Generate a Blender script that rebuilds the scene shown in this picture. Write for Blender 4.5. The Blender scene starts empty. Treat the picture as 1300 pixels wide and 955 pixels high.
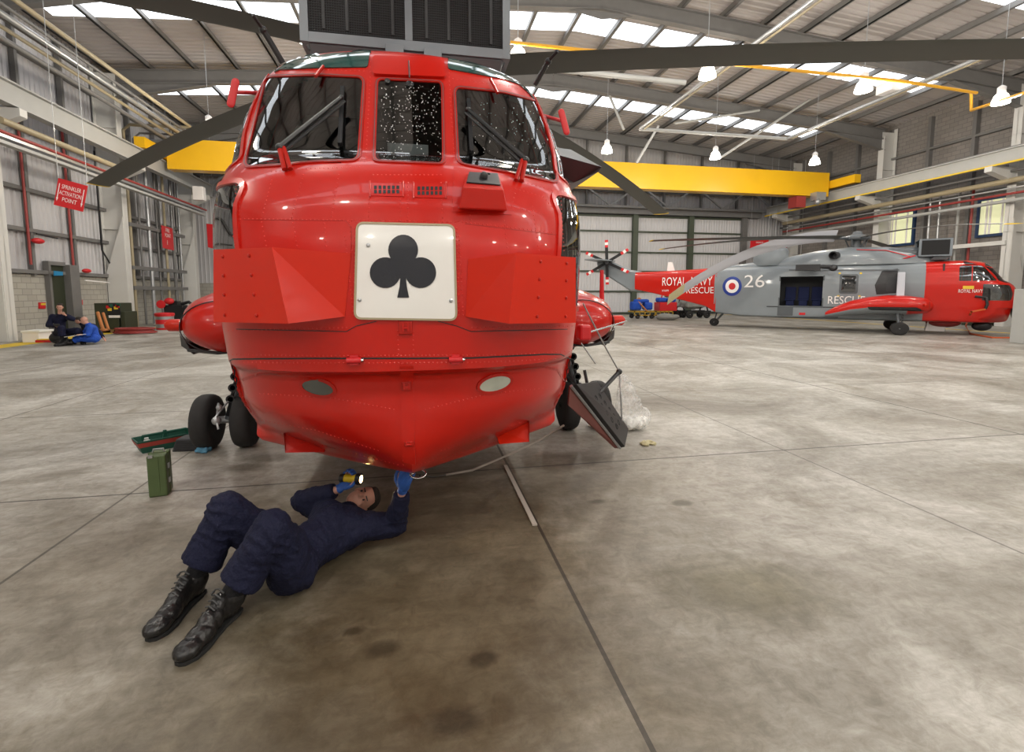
import bpy, bmesh, math, random
import numpy as np
from mathutils import Vector, Matrix
from mathutils.bvhtree import BVHTree
random.seed(7)
S = bpy.context.scene
COL = S.collection
R = math.radians

# ------------------------------------------------------------------ camera
H = 1.65                       # camera height
F_PX, CX, CY = 620.0, 650.0, 432.0
RIGHT = np.array([0.982813, -0.184604, 0.0])
UP = np.array([0.017782, 0.094669, 0.995350])
FWD = np.array([0.183746, 0.978243, -0.096324])
cam_d = bpy.data.cameras.new('camera')
cam_d.sensor_width = 36.0
cam_d.lens = F_PX / 1300.0 * 36.0
cam_d.shift_y = -45.5 / 1300.0
cam_d.clip_start = 0.05
cam_d.clip_end = 500
cam = bpy.data.objects.new('camera', cam_d)
COL.objects.link(cam)
m = Matrix.Identity(4)
for i in range(3):
    m[i][0] = RIGHT[i]; m[i][1] = UP[i]; m[i][2] = -FWD[i]
m[2][3] = H
cam.matrix_world = m
S.camera = cam

# ------------------------------------------------------------------ world, exposure
S.view_settings.view_transform = 'Standard'
S.view_settings.look = 'None'
S.view_settings.gamma = 1.0
S.view_settings.use_curve_mapping = False
S.view_settings.exposure = 0.0
WORLD = 4.0
LAMP_W = 420.0
w = bpy.data.worlds.new('sky'); S.world = w; w.use_nodes = True
bg = w.node_tree.nodes['Background']
bg.inputs[0].default_value = (0.93, 0.96, 1.0, 1); bg.inputs[1].default_value = WORLD
S.cycles.max_bounces = 8
S.cycles.diffuse_bounces = 4
S.cycles.transparent_max_bounces = 12
S.cycles.sample_clamp_indirect = 6.0

def portal(x0, x1, y0, y1, z, rot, sx, sy):
    l = bpy.data.lights.new('portal', 'AREA'); l.shape = 'RECTANGLE'; l.size = sx; l.size_y = sy
    l.cycles.is_portal = True
    o = bpy.data.objects.new('portal_light', l); COL.objects.link(o)
    o.location = ((x0 + x1) / 2, (y0 + y1) / 2, z); o.rotation_euler = rot
    return o

# ------------------------------------------------------------------ pixel -> place helpers
def ray(px, py):
    v = RIGHT * (px - CX) / F_PX - UP * (py - CY) / F_PX + FWD
    return v
def at(px, py, x=None, y=None, z=None):
    r = ray(px, py)
    t = x / r[0] if x is not None else (y / r[1] if y is not None else (z - H) / r[2])
    p = r * t
    return Vector((p[0], p[1], p[2] + H))
def project(p):
    d = np.array([p[0], p[1], p[2] - H])
    c = d @ FWD
    return CX + F_PX * (d @ RIGHT) / c, CY - F_PX * (d @ UP) / c

# ------------------------------------------------------------------ materials
def mat(name, col, rough=0.5, metal=0.0, coat=0.0, noise=0.0, nscale=8.0, bump=0.0, bscale=40.0, emit=None, estr=0, spec=0.5):
    m = bpy.data.materials.new(name); m.use_nodes = True
    nt = m.node_tree; b = nt.nodes['Principled BSDF']
    b.inputs['Base Color'].default_value = (*col, 1)
    b.inputs['Roughness'].default_value = rough
    b.inputs['Metallic'].default_value = metal
    b.inputs['Coat Weight'].default_value = coat
    b.inputs['Coat Roughness'].default_value = 0.05
    b.inputs['Specular IOR Level'].default_value = spec
    tc = nt.nodes.new('ShaderNodeTexCoord')
    if noise > 0:
        n = nt.nodes.new('ShaderNodeTexNoise'); n.inputs['Scale'].default_value = nscale; n.inputs['Detail'].default_value = 5
        nt.links.new(tc.outputs['Object'], n.inputs['Vector'])
        mx = nt.nodes.new('ShaderNodeMix'); mx.data_type = 'RGBA'
        mx.inputs[6].default_value = (*[max(0, c * (1 - noise)) for c in col], 1)
        mx.inputs[7].default_value = (*[min(1, c * (1 + noise)) for c in col], 1)
        nt.links.new(n.outputs['Fac'], mx.inputs[0]); nt.links.new(mx.outputs[2], b.inputs['Base Color'])
    if bump > 0:
        n2 = nt.nodes.new('ShaderNodeTexNoise'); n2.inputs['Scale'].default_value = bscale
        nt.links.new(tc.outputs['Object'], n2.inputs['Vector'])
        bp = nt.nodes.new('ShaderNodeBump'); bp.inputs['Strength'].default_value = bump; bp.inputs['Distance'].default_value = 0.01
        nt.links.new(n2.outputs['Fac'], bp.inputs['Height']); nt.links.new(bp.outputs[0], b.inputs['Normal'])
    if emit:
        b.inputs['Emission Color'].default_value = (*emit, 1); b.inputs['Emission Strength'].default_value = estr
    return m

def glass(name, tint, refl=0.12, rough=0.02):
    m = bpy.data.materials.new(name); m.use_nodes = True; nt = m.node_tree
    for n in list(nt.nodes): nt.nodes.remove(n)
    out = nt.nodes.new('ShaderNodeOutputMaterial'); t = nt.nodes.new('ShaderNodeBsdfTransparent'); t.inputs[0].default_value = (*tint, 1)
    g = nt.nodes.new('ShaderNodeBsdfGlossy'); g.inputs['Roughness'].default_value = rough
    fr = nt.nodes.new('ShaderNodeFresnel'); fr.inputs[0].default_value = 1.5
    ad = nt.nodes.new('ShaderNodeMath'); ad.operation = 'ADD'; ad.inputs[1].default_value = refl; ad.use_clamp = True
    mx = nt.nodes.new('ShaderNodeMixShader')
    nt.links.new(fr.outputs[0], ad.inputs[0]); nt.links.new(ad.outputs[0], mx.inputs[0])
    nt.links.new(t.outputs[0], mx.inputs[1]); nt.links.new(g.outputs[0], mx.inputs[2]); nt.links.new(mx.outputs[0], out.inputs[0])
    return m

def film(name, col, fac=0.5):
    m = bpy.data.materials.new(name); m.use_nodes = True; nt = m.node_tree
    b = nt.nodes['Principled BSDF']; b.inputs['Base Color'].default_value = (*col, 1); b.inputs['Roughness'].default_value = 0.25
    t = nt.nodes.new('ShaderNodeBsdfTransparent'); mx = nt.nodes.new('ShaderNodeMixShader')
    n = nt.nodes.new('ShaderNodeTexNoise'); n.inputs['Scale'].default_value = 14; n.inputs['Detail'].default_value = 6
    tc = nt.nodes.new('ShaderNodeTexCoord'); nt.links.new(tc.outputs['Object'], n.inputs['Vector'])
    mr = nt.nodes.new('ShaderNodeMapRange'); mr.inputs[1].default_value = 0.3; mr.inputs[2].default_value = 0.7
    mr.inputs[3].default_value = fac - 0.15; mr.inputs[4].default_value = min(1, fac + 0.25)
    nt.links.new(n.outputs['Fac'], mr.inputs[0]); nt.links.new(mr.outputs[0], mx.inputs[0])
    nt.links.new(t.outputs[0], mx.inputs[1]); nt.links.new(b.outputs[0], mx.inputs[2])
    nt.links.new(mx.outputs[0], nt.nodes['Material Output'].inputs[0])
    return m

def skylight_sheet():
    m = bpy.data.materials.new('skylight_sheet'); m.use_nodes = True; nt = m.node_tree; b = nt.nodes['Principled BSDF']
    b.inputs['Base Color'].default_value = (.85, .87, .88, 1); b.inputs['Roughness'].default_value = .6
    t = nt.nodes.new('ShaderNodeBsdfTransparent'); t.inputs[0].default_value = (.93, .95, .96, 1); mx = nt.nodes.new('ShaderNodeMixShader'); mx.inputs[0].default_value = .08
    nt.links.new(t.outputs[0], mx.inputs[1]); nt.links.new(b.outputs[0], mx.inputs[2]); nt.links.new(mx.outputs[0], nt.nodes['Material Output'].inputs[0])
    return m

def floor_material():
    m = bpy.data.materials.new('hangar_concrete'); m.use_nodes = True; nt = m.node_tree; N = nt.nodes; L = nt.links
    b = N['Principled BSDF']
    g = N.new('ShaderNodeNewGeometry')
    def noise(scale, detail=6, rough=0.6, dist=0.0, mul=(1, 1, 1)):
        mp = N.new('ShaderNodeMapping'); mp.inputs['Scale'].default_value = mul; L.new(g.outputs['Position'], mp.inputs['Vector'])
        n = N.new('ShaderNodeTexNoise'); n.inputs['Scale'].default_value = scale; n.inputs['Detail'].default_value = detail
        n.inputs['Roughness'].default_value = rough; n.inputs['Distortion'].default_value = dist; L.new(mp.outputs[0], n.inputs['Vector']); return n
    def ramp(src, pts):
        r = N.new('ShaderNodeValToRGB'); e = r.color_ramp.elements
        while len(e) > 1: e.remove(e[-1])
        e[0].position = pts[0][0]; e[0].color = (*pts[0][1], 1)
        for p, c in pts[1:]:
            k = e.new(p); k.color = (*c, 1)
        L.new(src, r.inputs[0]); return r
    def mix(mode, fac, a, bb):
        x = N.new('ShaderNodeMix'); x.data_type = 'RGBA'; x.blend_type = mode
        if isinstance(fac, float): x.inputs[0].default_value = fac
        else: L.new(fac, x.inputs[0])
        L.new(a, x.inputs[6])
        if isinstance(bb, tuple): x.inputs[7].default_value = (*bb, 1)
        else: L.new(bb, x.inputs[7])
        return x.outputs[2]
    n1 = noise(0.55, 9, 0.66, 0.8)
    c = ramp(n1.outputs['Fac'], [(0.28, (0.21, 0.185, 0.15)), (0.46, (0.38, 0.36, 0.32)), (0.62, (0.58, 0.565, 0.53))]).outputs[0]
    n2 = noise(3.0, 10, 0.7, 0.6)
    c = mix('MULTIPLY', 0.75, c, ramp(n2.outputs['Fac'], [(0.3, (0.62, 0.60, 0.56)), (0.6, (1.0, 1.0, 1.0))]).outputs[0])
    n3 = noise(1.6, 6, 0.65, 0.6, (1.0, 0.55, 1))
    st = ramp(n3.outputs['Fac'], [(0.58, (0, 0, 0)), (0.70, (1, 1, 1))])
    cs = N.new('ShaderNodeMath'); cs.operation = 'MULTIPLY'; cs.inputs[1].default_value = 0.55; L.new(st.outputs[0], cs.inputs[0])
    c = mix('MULTIPLY', cs.outputs[0], c, (0.55, 0.50, 0.38))
    n5 = noise(11.0, 12, 0.75, 0.9)
    c = mix('MULTIPLY', 0.8, c, ramp(n5.outputs['Fac'], [(0.36, (0.66, 0.64, 0.60)), (0.58, (1.0, 1.0, 1.0))]).outputs[0])
    # brushed streaks left by the power float
    n4 = noise(5.0, 8, 0.7, 0.3, (0.35, 2.2, 1))
    c = mix('MULTIPLY', 0.55, c, ramp(n4.outputs['Fac'], [(0.35, (0.72, 0.70, 0.66)), (0.6, (1.05, 1.05, 1.05))]).outputs[0])
    # oil stained area around the parking spot (an old stain with a shape of its own)
    sp = N.new('ShaderNodeSeparateXYZ'); L.new(g.outputs['Position'], sp.inputs[0])
    def blob(x, y, rx, ry, edge=0.5):
        mp = N.new('ShaderNodeMapping'); mp.inputs['Location'].default_value = (-x / rx, -y / ry, 0); mp.inputs['Scale'].default_value = (1 / rx, 1 / ry, 0)
        L.new(g.outputs['Position'], mp.inputs['Vector'])
        ln = N.new('ShaderNodeVectorMath'); ln.operation = 'LENGTH'; L.new(mp.outputs[0], ln.inputs[0])
        nn = noise(2.2, 7, 0.7, 0.5)
        ad = N.new('ShaderNodeMath'); ad.operation = 'MULTIPLY_ADD'; ad.inputs[1].default_value = 1.1; L.new(nn.outputs['Fac'], ad.inputs[0]); L.new(ln.outputs['Value'], ad.inputs[2])
        r = N.new('ShaderNodeMapRange'); r.inputs[1].default_value = 1.0; r.inputs[2].default_value = 1.0 + edge; r.inputs[3].default_value = 1; r.inputs[4].default_value = 0
        L.new(ad.outputs[0], r.inputs[0]); return r.outputs[0]
    def scaled(s, k):
        q = N.new('ShaderNodeMath'); q.operation = 'MULTIPLY'; q.inputs[1].default_value = k; L.new(s, q.inputs[0]); return q.outputs[0]
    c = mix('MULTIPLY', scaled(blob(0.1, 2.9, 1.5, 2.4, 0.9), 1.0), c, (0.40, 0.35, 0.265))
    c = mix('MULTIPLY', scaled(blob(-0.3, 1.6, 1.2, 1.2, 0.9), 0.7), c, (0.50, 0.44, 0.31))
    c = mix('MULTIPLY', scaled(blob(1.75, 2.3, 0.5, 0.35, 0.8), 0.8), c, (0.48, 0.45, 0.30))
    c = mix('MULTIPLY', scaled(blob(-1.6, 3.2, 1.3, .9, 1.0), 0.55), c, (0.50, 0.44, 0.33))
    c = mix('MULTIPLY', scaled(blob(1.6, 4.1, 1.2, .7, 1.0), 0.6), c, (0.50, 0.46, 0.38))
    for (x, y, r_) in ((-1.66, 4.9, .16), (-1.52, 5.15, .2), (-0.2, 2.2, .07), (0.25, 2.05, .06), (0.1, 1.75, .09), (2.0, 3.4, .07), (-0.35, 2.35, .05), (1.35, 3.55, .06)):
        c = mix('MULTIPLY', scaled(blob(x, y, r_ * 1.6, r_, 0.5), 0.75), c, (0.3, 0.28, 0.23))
    # saw-cut joints
    def line(axis, pos, hw, lo=None, hi=None):
        a = N.new('ShaderNodeMath'); a.operation = 'SUBTRACT'; L.new(sp.outputs[axis], a.inputs[0]); a.inputs[1].default_value = pos
        bb = N.new('ShaderNodeMath'); bb.operation = 'ABSOLUTE'; L.new(a.outputs[0], bb.inputs[0])
        lt = N.new('ShaderNodeMath'); lt.operation = 'LESS_THAN'; L.new(bb.outputs[0], lt.inputs[0]); lt.inputs[1].default_value = hw
        return lt.outputs[0]
    for ax, pos, hw, k in [(0, 0.80, .011, .8), (0, 3.74, .010, .6), (0, 6.9, .016, .8), (0, 12.8, .02, .6), (0, 18.9, .02, .6), (0, -2.38, .010, .7), (0, -5.4, .014, .6), (0, -8.4, .02, .6),
                           (1, 4.40, .011, .85), (1, 7.45, .013, .6), (1, 10.5, .016, .55), (1, 14.4, .02, .5), (1, 19.0, .03, .5), (1, 24.5, .03, .5), (1, -1.6, .01, .8)]:
        c = mix('MULTIPLY', scaled(line(ax, pos, hw), k), c, (0.12, 0.11, 0.10))
    L.new(c, b.inputs['Base Color'])
    rr = ramp(n2.outputs['Fac'], [(0.3, (0.38,) * 3), (0.7, (0.6,) * 3)]); L.new(rr.outputs[0], b.inputs['Roughness'])
    bp = N.new('ShaderNodeBump'); bp.inputs['Strength'].default_value = 0.25; bp.inputs['Distance'].default_value = 0.01
    L.new(n2.outputs['Fac'], bp.inputs['Height']); L.new(bp.outputs[0], b.inputs['Normal'])
    return m

def block_material(name, c1, c2, mortar):
    m = bpy.data.materials.new(name); m.use_nodes = True; nt = m.node_tree; b = nt.nodes['Principled BSDF']
    g = nt.nodes.new('ShaderNodeNewGeometry'); sp = nt.nodes.new('ShaderNodeSeparateXYZ'); cb = nt.nodes.new('ShaderNodeCombineXYZ')
    nt.links.new(g.outputs['Position'], sp.inputs[0])
    ad = nt.nodes.new('ShaderNodeMath'); ad.operation = 'ADD'; nt.links.new(sp.outputs[0], ad.inputs[0]); nt.links.new(sp.outputs[1], ad.inputs[1])
    nt.links.new(ad.outputs[0], cb.inputs[0]); nt.links.new(sp.outputs[2], cb.inputs[1])
    br = nt.nodes.new('ShaderNodeTexBrick'); br.inputs['Scale'].default_value = 1.0
    br.inputs['Brick Width'].default_value = 0.45; br.inputs['Row Height'].default_value = 0.225; br.inputs['Mortar Size'].default_value = 0.012
    br.inputs['Color1'].default_value = (*c1, 1); br.inputs['Color2'].default_value = (*c2, 1); br.inputs['Mortar'].default_value = (*mortar, 1)
    nt.links.new(cb.outputs[0], br.inputs['Vector']); nt.links.new(br.outputs['Color'], b.inputs['Base Color']); b.inputs['Roughness'].default_value = 0.9
    return m

M = {}
M['floor'] = floor_material()
M['block'] = block_material('pale_blockwork', (0.42, 0.40, 0.35), (0.36, 0.34, 0.30), (0.25, 0.24, 0.22))
M['block_grey'] = block_material('grey_blockwork', (0.26, 0.235, 0.215), (0.22, 0.20, 0.185), (0.15, 0.14, 0.13))
M['sheet'] = mat('white_cladding', (0.50, 0.49, 0.50), 0.5, noise=0.06, nscale=1.0)
M['sheet2'] = mat('door_sheeting', (0.60, 0.59, 0.60), 0.5, noise=0.05, nscale=1.0)
M['deck'] = mat('roof_deck', (0.44, 0.405, 0.39), 0.6, noise=0.1, nscale=0.7)
M['skylight'] = skylight_sheet()
M['steel'] = mat('grey_steel_paint', (0.16, 0.155, 0.15), 0.5, noise=0.12, nscale=3)
M['steel_lt'] = mat('pale_steel_paint', (0.40, 0.40, 0.385), 0.45, noise=0.08, nscale=2)
M['steel_col'] = mat('column_steel_paint', (0.62, 0.61, 0.58), 0.45, noise=0.06, nscale=2)
M['galv'] = mat('galvanised_steel', (0.42, 0.43, 0.44), 0.35, metal=0.6, noise=0.15, nscale=6)
M['green_steel'] = mat('dark_green_steel', (0.06, 0.075, 0.05), 0.5)
M['yellow'] = mat('crane_yellow', (0.82, 0.46, 0.01), 0.35, noise=0.04, nscale=2)
M['yline'] = mat('floor_line_yellow', (0.75, 0.52, 0.04), 0.7, noise=0.15, nscale=3)
M['ypipe'] = mat('gas_pipe_yellow', (0.75, 0.38, 0.02), 0.4)
M['tan'] = mat('tan_pipe', (0.36, 0.30, 0.19), 0.5)
M['pipe_red'] = mat('pipe_red', (0.30, 0.035, 0.03), 0.45)
M['red'] = mat('gloss_red_paint', (0.50, 0.009, 0.003), 0.30, coat=0.35, spec=0.3, noise=0.05, nscale=3, bump=0.03, bscale=6)
M['red_flap'] = mat('orange_red_paint', (0.56, 0.017, 0.003), 0.38, coat=0.1, spec=0.3, noise=0.05, nscale=3)
M['red_dk'] = mat('weathered_red_paint', (0.40, 0.010, 0.004), 0.35, coat=0.1, spec=0.3, noise=0.15, nscale=5)
M['red_rivet'] = mat('rivet_red', (0.60, 0.03, 0.02), 0.3)
M['hgrey'] = mat('helicopter_grey', (0.21, 0.235, 0.255), 0.4, coat=0.2, noise=0.08, nscale=2)
M['hgrey_dk'] = mat('helicopter_dark_grey', (0.085, 0.095, 0.105), 0.4, noise=0.08, nscale=2)
M['frame_grey'] = mat('intake_frame_grey', (0.17, 0.195, 0.22), 0.45)
M['black'] = mat('black_paint', (0.012, 0.012, 0.014), 0.4)
M['mesh'] = mat('intake_mesh_black', (0.010, 0.010, 0.011), 0.8, bump=0.5, bscale=160)
M['rubber'] = mat('tyre_rubber', (0.018, 0.017, 0.017), 0.8, noise=0.3, nscale=20)
M['darkint'] = mat('cockpit_dark', (0.03, 0.032, 0.035), 0.7)
M['seat'] = mat('cockpit_seat', (0.05, 0.055, 0.06), 0.8)
M['panelgrey'] = mat('instrument_grey', (0.10, 0.11, 0.115), 0.6)
M['skin_plate'] = mat('weathered_brown_red', (0.13, 0.035, 0.028), 0.5, noise=0.25, nscale=6)
M['white'] = mat('gloss_white_paint', (0.80, 0.79, 0.76), 0.25, coat=0.5, noise=0.04, nscale=4)
M['club'] = mat('club_black', (0.008, 0.010, 0.016), 0.2, coat=0.5)
M['blade'] = mat('rotor_blade_grey', (0.082, 0.083, 0.072), 0.5, noise=0.12, nscale=1.5)
M['blade_lt'] = mat('rotor_blade_pale', (0.52, 0.53, 0.58), 0.5)
M['wscreen'] = glass('windscreen_glass', (0.42, 0.46, 0.46), refl=0.07, rough=0.01)
M['swindow'] = glass('side_window_glass', (0.30, 0.33, 0.35), refl=0.16, rough=0.01)
M['greenglass'] = mat('green_roof_glass', (0.004, 0.06, 0.055), 0.08, coat=1.0)
M['lens'] = mat('lamp_lens', (0.42, 0.45, 0.38), 0.12, coat=1.0, noise=0.3, nscale=12)
M['lens_dk'] = mat('dark_lamp_lens', (0.045, 0.05, 0.04), 0.15, coat=1.0)
M['chrome'] = mat('bare_metal', (0.6, 0.6, 0.6), 0.25, metal=1.0)
M['navy'] = mat('navy_overalls', (0.008, 0.0095, 0.030), 0.8, spec=0.25, noise=0.25, nscale=25, bump=0.6, bscale=60)
M['blue'] = mat('blue_overalls', (0.01, 0.07, 0.42), 0.8, noise=0.2, nscale=18)
M['skin'] = mat('skin', (0.50, 0.26, 0.19), 0.5, noise=0.08, nscale=20)
M['hair'] = mat('dark_hair', (0.018, 0.012, 0.008), 0.8)
M['glove'] = mat('blue_glove', (0.02, 0.09, 0.36), 0.6, noise=0.3, nscale=30)
M['glove_dk'] = mat('navy_glove_palm', (0.012, 0.014, 0.06), 0.7)
M['boot'] = mat('black_leather', (0.012, 0.011, 0.011), 0.32, bump=0.35, bscale=45)
M['lace'] = mat('black_lace', (0.05, 0.05, 0.05), 0.6)
M['sole'] = mat('boot_sole', (0.012, 0.012, 0.012), 0.8)
M['sock'] = mat('black_sock', (0.006, 0.006, 0.008), 0.95, bump=0.5, bscale=120)
M['torch_y'] = mat('torch_yellow', (0.55, 0.38, 0.01), 0.4)
M['bulb'] = mat('torch_bulb', (1, 0.8, 0.5), 0.2, emit=(1.0, 0.62, 0.22), estr=18)
M['lampglow'] = mat('lamp_glow', (1, 0.95, 0.85), 0.3, emit=(1.0, 0.93, 0.80), estr=9)
M['olive'] = mat('olive_case', (0.075, 0.115, 0.04), 0.45, noise=0.15, nscale=8)
M['army'] = mat('army_green', (0.028, 0.034, 0.016), 0.55)
M['tgreen'] = mat('tool_tray_green', (0.01, 0.085, 0.055), 0.5)
M['tred'] = mat('tool_tray_red', (0.36, 0.045, 0.03), 0.5)
M['chock'] = mat('chock_black', (0.028, 0.028, 0.032), 0.7)
M['rag'] = mat('blue_rag', (0.09, 0.25, 0.38), 0.9, noise=0.3, nscale=30)
M['bagfilm'] = film('clear_polythene', (0.9, 0.91, 0.9), 0.20)
M['paper'] = mat('paper_white', (0.8, 0.8, 0.76), 0.8)
M['crumple'] = mat('oily_paper', (0.55, 0.5, 0.3), 0.7, noise=0.3, nscale=30)
M['sign_red'] = mat('sign_red', (0.58, 0.015, 0.02), 0.4)
M['sign_white'] = mat('sign_white', (0.85, 0.82, 0.80), 0.5)
M['sign_blue'] = mat('sign_blue', (0.01, 0.20, 0.42), 0.4)
M['roundel_blue'] = mat('roundel_blue', (0.01, 0.035, 0.25), 0.4)
M['win_blue'] = mat('window_frame_blue', (0.01, 0.035, 0.10), 0.5)
M['room_glow'] = mat('lit_office', (0.6, 0.62, 0.4), 0.6, emit=(0.85, 0.85, 0.5), estr=0.55)
M['orange'] = mat('orange_hose', (0.55, 0.10, 0.02), 0.5)
M['strap'] = mat('webbing_strap', (0.42, 0.38, 0.33), 0.9)
M['wood'] = mat('pallet_wood', (0.20, 0.12, 0.06), 0.9)
M['drop'] = mat('water_drop', (0.85, 0.88, 0.9), 0.05, coat=1.0)
M['caramel'] = mat('orange_brown_shaft', (0.42, 0.15, 0.04), 0.6)
M['seatblue'] = mat('cabin_seat_blue', (0.01, 0.018, 0.08), 0.8)
M['tarp'] = mat('grey_tarpaulin', (0.25, 0.25, 0.23), 0.8, noise=0.3, nscale=6)
M['cartyellow'] = mat('trolley_yellow', (0.45, 0.27, 0.03), 0.5)

# ------------------------------------------------------------------ mesh builder
class MB:
    def __init__(s): s.v = []; s.f = []; s.mi = []; s.cur = 0
    def add(s, vs, fs):
        b = len(s.v); s.v.extend([tuple(v) for v in vs])
        for f in fs: s.f.append(tuple(b + i for i in f)); s.mi.append(s.cur)
    def box(s, c, size, rot=None):
        c = Vector(c); h = Vector(size) / 2; vs = []
        for x in (-1, 1):
            for y in (-1, 1):
                for z in (-1, 1):
                    p = Vector((x * h.x, y * h.y, z * h.z))
                    if rot is not None: p = rot @ p
                    vs.append(c + p)
        s.add(vs, [(0, 1, 3, 2), (4, 6, 7, 5), (0, 4, 5, 1), (2, 3, 7, 6), (0, 2, 6, 4), (1, 5, 7, 3)]); return s
    def bx(s, x0, x1, y0, y1, z0, z1):
        return s.box(((x0 + x1) / 2, (y0 + y1) / 2, (z0 + z1) / 2), (abs(x1 - x0), abs(y1 - y0), abs(z1 - z0)))
    def frame(s, p0, p1, up=(0, 0, 1)):
        d = (Vector(p1) - Vector(p0)); l = d.length; d = d.normalized(); up = Vector(up)
        if abs(d.dot(up)) > 0.98: up = Vector((1, 0, 0)) if abs(d.x) < 0.9 else Vector((0, 1, 0))
        a = up.cross(d).normalized(); b = d.cross(a).normalized()
        return l, Matrix((a, b, d)).transposed()
    def bar(s, p0, p1, w, h, up=(0, 0, 1)):
        l, r = s.frame(p0, p1, up)
        return s.box((Vector(p0) + Vector(p1)) / 2, (w, h, l), r)
    def tube(s, pts, r, seg=8, cap=True):
        pts = [Vector(p) for p in pts]; n = len(pts)
        rr = r if isinstance(r, (list, tuple)) else [r] * n
        vs = []; a = None
        for i, p in enumerate(pts):
            t = (pts[min(i + 1, n - 1)] - pts[max(i - 1, 0)]).normalized()
            if a is None:
                a = t.orthogonal().normalized()
            else:
                a = (a - t * a.dot(t))
                a = a.normalized() if a.length > 1e-6 else t.orthogonal().normalized()
            b = t.cross(a)
            for k in range(seg):
                an = 2 * math.pi * k / seg
                vs.append(p + (a * math.cos(an) + b * math.sin(an)) * rr[i])
        fs = []
        for i in range(n - 1):
            for k in range(seg):
                k2 = (k + 1) % seg
                fs.append((i * seg + k, i * seg + k2, (i + 1) * seg + k2, (i + 1) * seg + k))
        if cap: fs.append(tuple(range(seg - 1, -1, -1))); fs.append(tuple((n - 1) * seg + k for k in range(seg)))
        s.add(vs, fs); return s
    def ell(s, c, r, rot=None, nu=16, nv=10):
        c = Vector(c); r = (r, r, r) if isinstance(r, (int, float)) else r; vs = []
        for j in range(1, nv):
            th = math.pi * j / nv
            for i in range(nu):
                ph = 2 * math.pi * i / nu
                p = Vector((r[0] * math.sin(th) * math.cos(ph), r[1] * math.sin(th) * math.sin(ph), r[2] * math.cos(th)))
                vs.append(c + (rot @ p if rot is not None else p))
        t = Vector((0, 0, r[2])); t = rot @ t if rot is not None else t
        vs.append(c + t); vs.append(c - t); T = len(vs) - 2; B = len(vs) - 1; fs = []
        for j in range(nv - 2):
            for i in range(nu):
                i2 = (i + 1) % nu
                fs.append((j * nu + i, (j + 1) * nu + i, (j + 1) * nu + i2, j * nu + i2))
        for i in range(nu):
            i2 = (i + 1) % nu
            fs.append((T, i, i2)); fs.append((B, (nv - 2) * nu + i2, (nv - 2) * nu + i))
        s.add(vs, fs); return s
    def cap(s, p0, r0, p1, r1, n=14):
        p0 = Vector(p0); p1 = Vector(p1); s.ell(p0, r0, nu=n, nv=8); s.ell(p1, r1, nu=n, nv=8); s.tube([p0, p1], [r0, r1], n); return s
    def chain(s, pts, rs, n=14):
        for i in range(len(pts) - 1): s.cap(pts[i], rs[i], pts[i + 1], rs[i + 1], n)
        return s
    def lathe(s, prof, o=(0, 0, 0), axis=(0, 0, 1), seg=24):
        o = Vector(o); l, r = s.frame((0, 0, 0), axis); vs = []
        for (rad, h) in prof:
            for k in range(seg):
                a = 2 * math.pi * k / seg
                vs.append(o + r @ Vector((rad * math.cos(a), rad * math.sin(a), h)))
        fs = []; n = len(prof)
        for i in range(n - 1):
            for k in range(seg):
                k2 = (k + 1) % seg
                fs.append((i * seg + k, i * seg + k2, (i + 1) * seg + k2, (i + 1) * seg + k))
        if prof[0][0] > 1e-4: fs.append(tuple(range(seg - 1, -1, -1)))
        if prof[-1][0] > 1e-4: fs.append(tuple((n - 1) * seg + k for k in range(seg)))
        s.add(vs, fs); return s
    def prism(s, poly, ext):
        """closed polygon (3D points) swept along the vector ext"""
        n = len(poly); P = [Vector(p) for p in poly]; e = Vector(ext)
        vs = P + [p + e for p in P]
        fs = [tuple(range(n - 1, -1, -1)), tuple(range(n, 2 * n))] + [(i, (i + 1) % n, n + (i + 1) % n, n + i) for i in range(n)]
        s.add(vs, fs); return s
    def ibeam(s, p0, p1, w, h, t=0.03, up=(0, 0, 1)):
        l, r = s.frame(p0, p1, up); u = r @ Vector((0, 1, 0)); c0 = Vector(p0); c1 = Vector(p1)
        s.bar(c0 + u * (h / 2 - t / 2), c1 + u * (h / 2 - t / 2), w, t, up); s.bar(c0 - u * (h / 2 - t / 2), c1 - u * (h / 2 - t / 2), w, t, up)
        s.bar(c0, c1, t, h - 2 * t, up); return s
    def build(s, name, mats, parent=None, smooth=None, bevel=0.0, label=None):
        me = bpy.data.meshes.new(name); me.from_pydata(s.v, [], s.f)
        mats = mats if isinstance(mats, (list, tuple)) else [mats]
        for mm in mats: me.materials.append(mm)
        if len(mats) > 1: me.polygons.foreach_set('material_index', s.mi)
        me.validate(); 
        b = bmesh.new(); b.from_mesh(me); bmesh.ops.recalc_face_normals(b, faces=b.faces); b.to_mesh(me); b.free()
        me.update()
        if smooth is not None:
            me.shade_smooth() if hasattr(me, 'shade_smooth') else None
            me.set_sharp_from_angle(angle=R(smooth))
        o = bpy.data.objects.new(name, me); COL.objects.link(o)
        if parent is not None: o.parent = parent
        if bevel > 0:
            bv = o.modifiers.new('bevel', 'BEVEL'); bv.width = bevel; bv.segments = 2; bv.limit_method = 'ANGLE'; bv.angle_limit = R(40)
        if label: o['label'] = label
        return o

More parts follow.
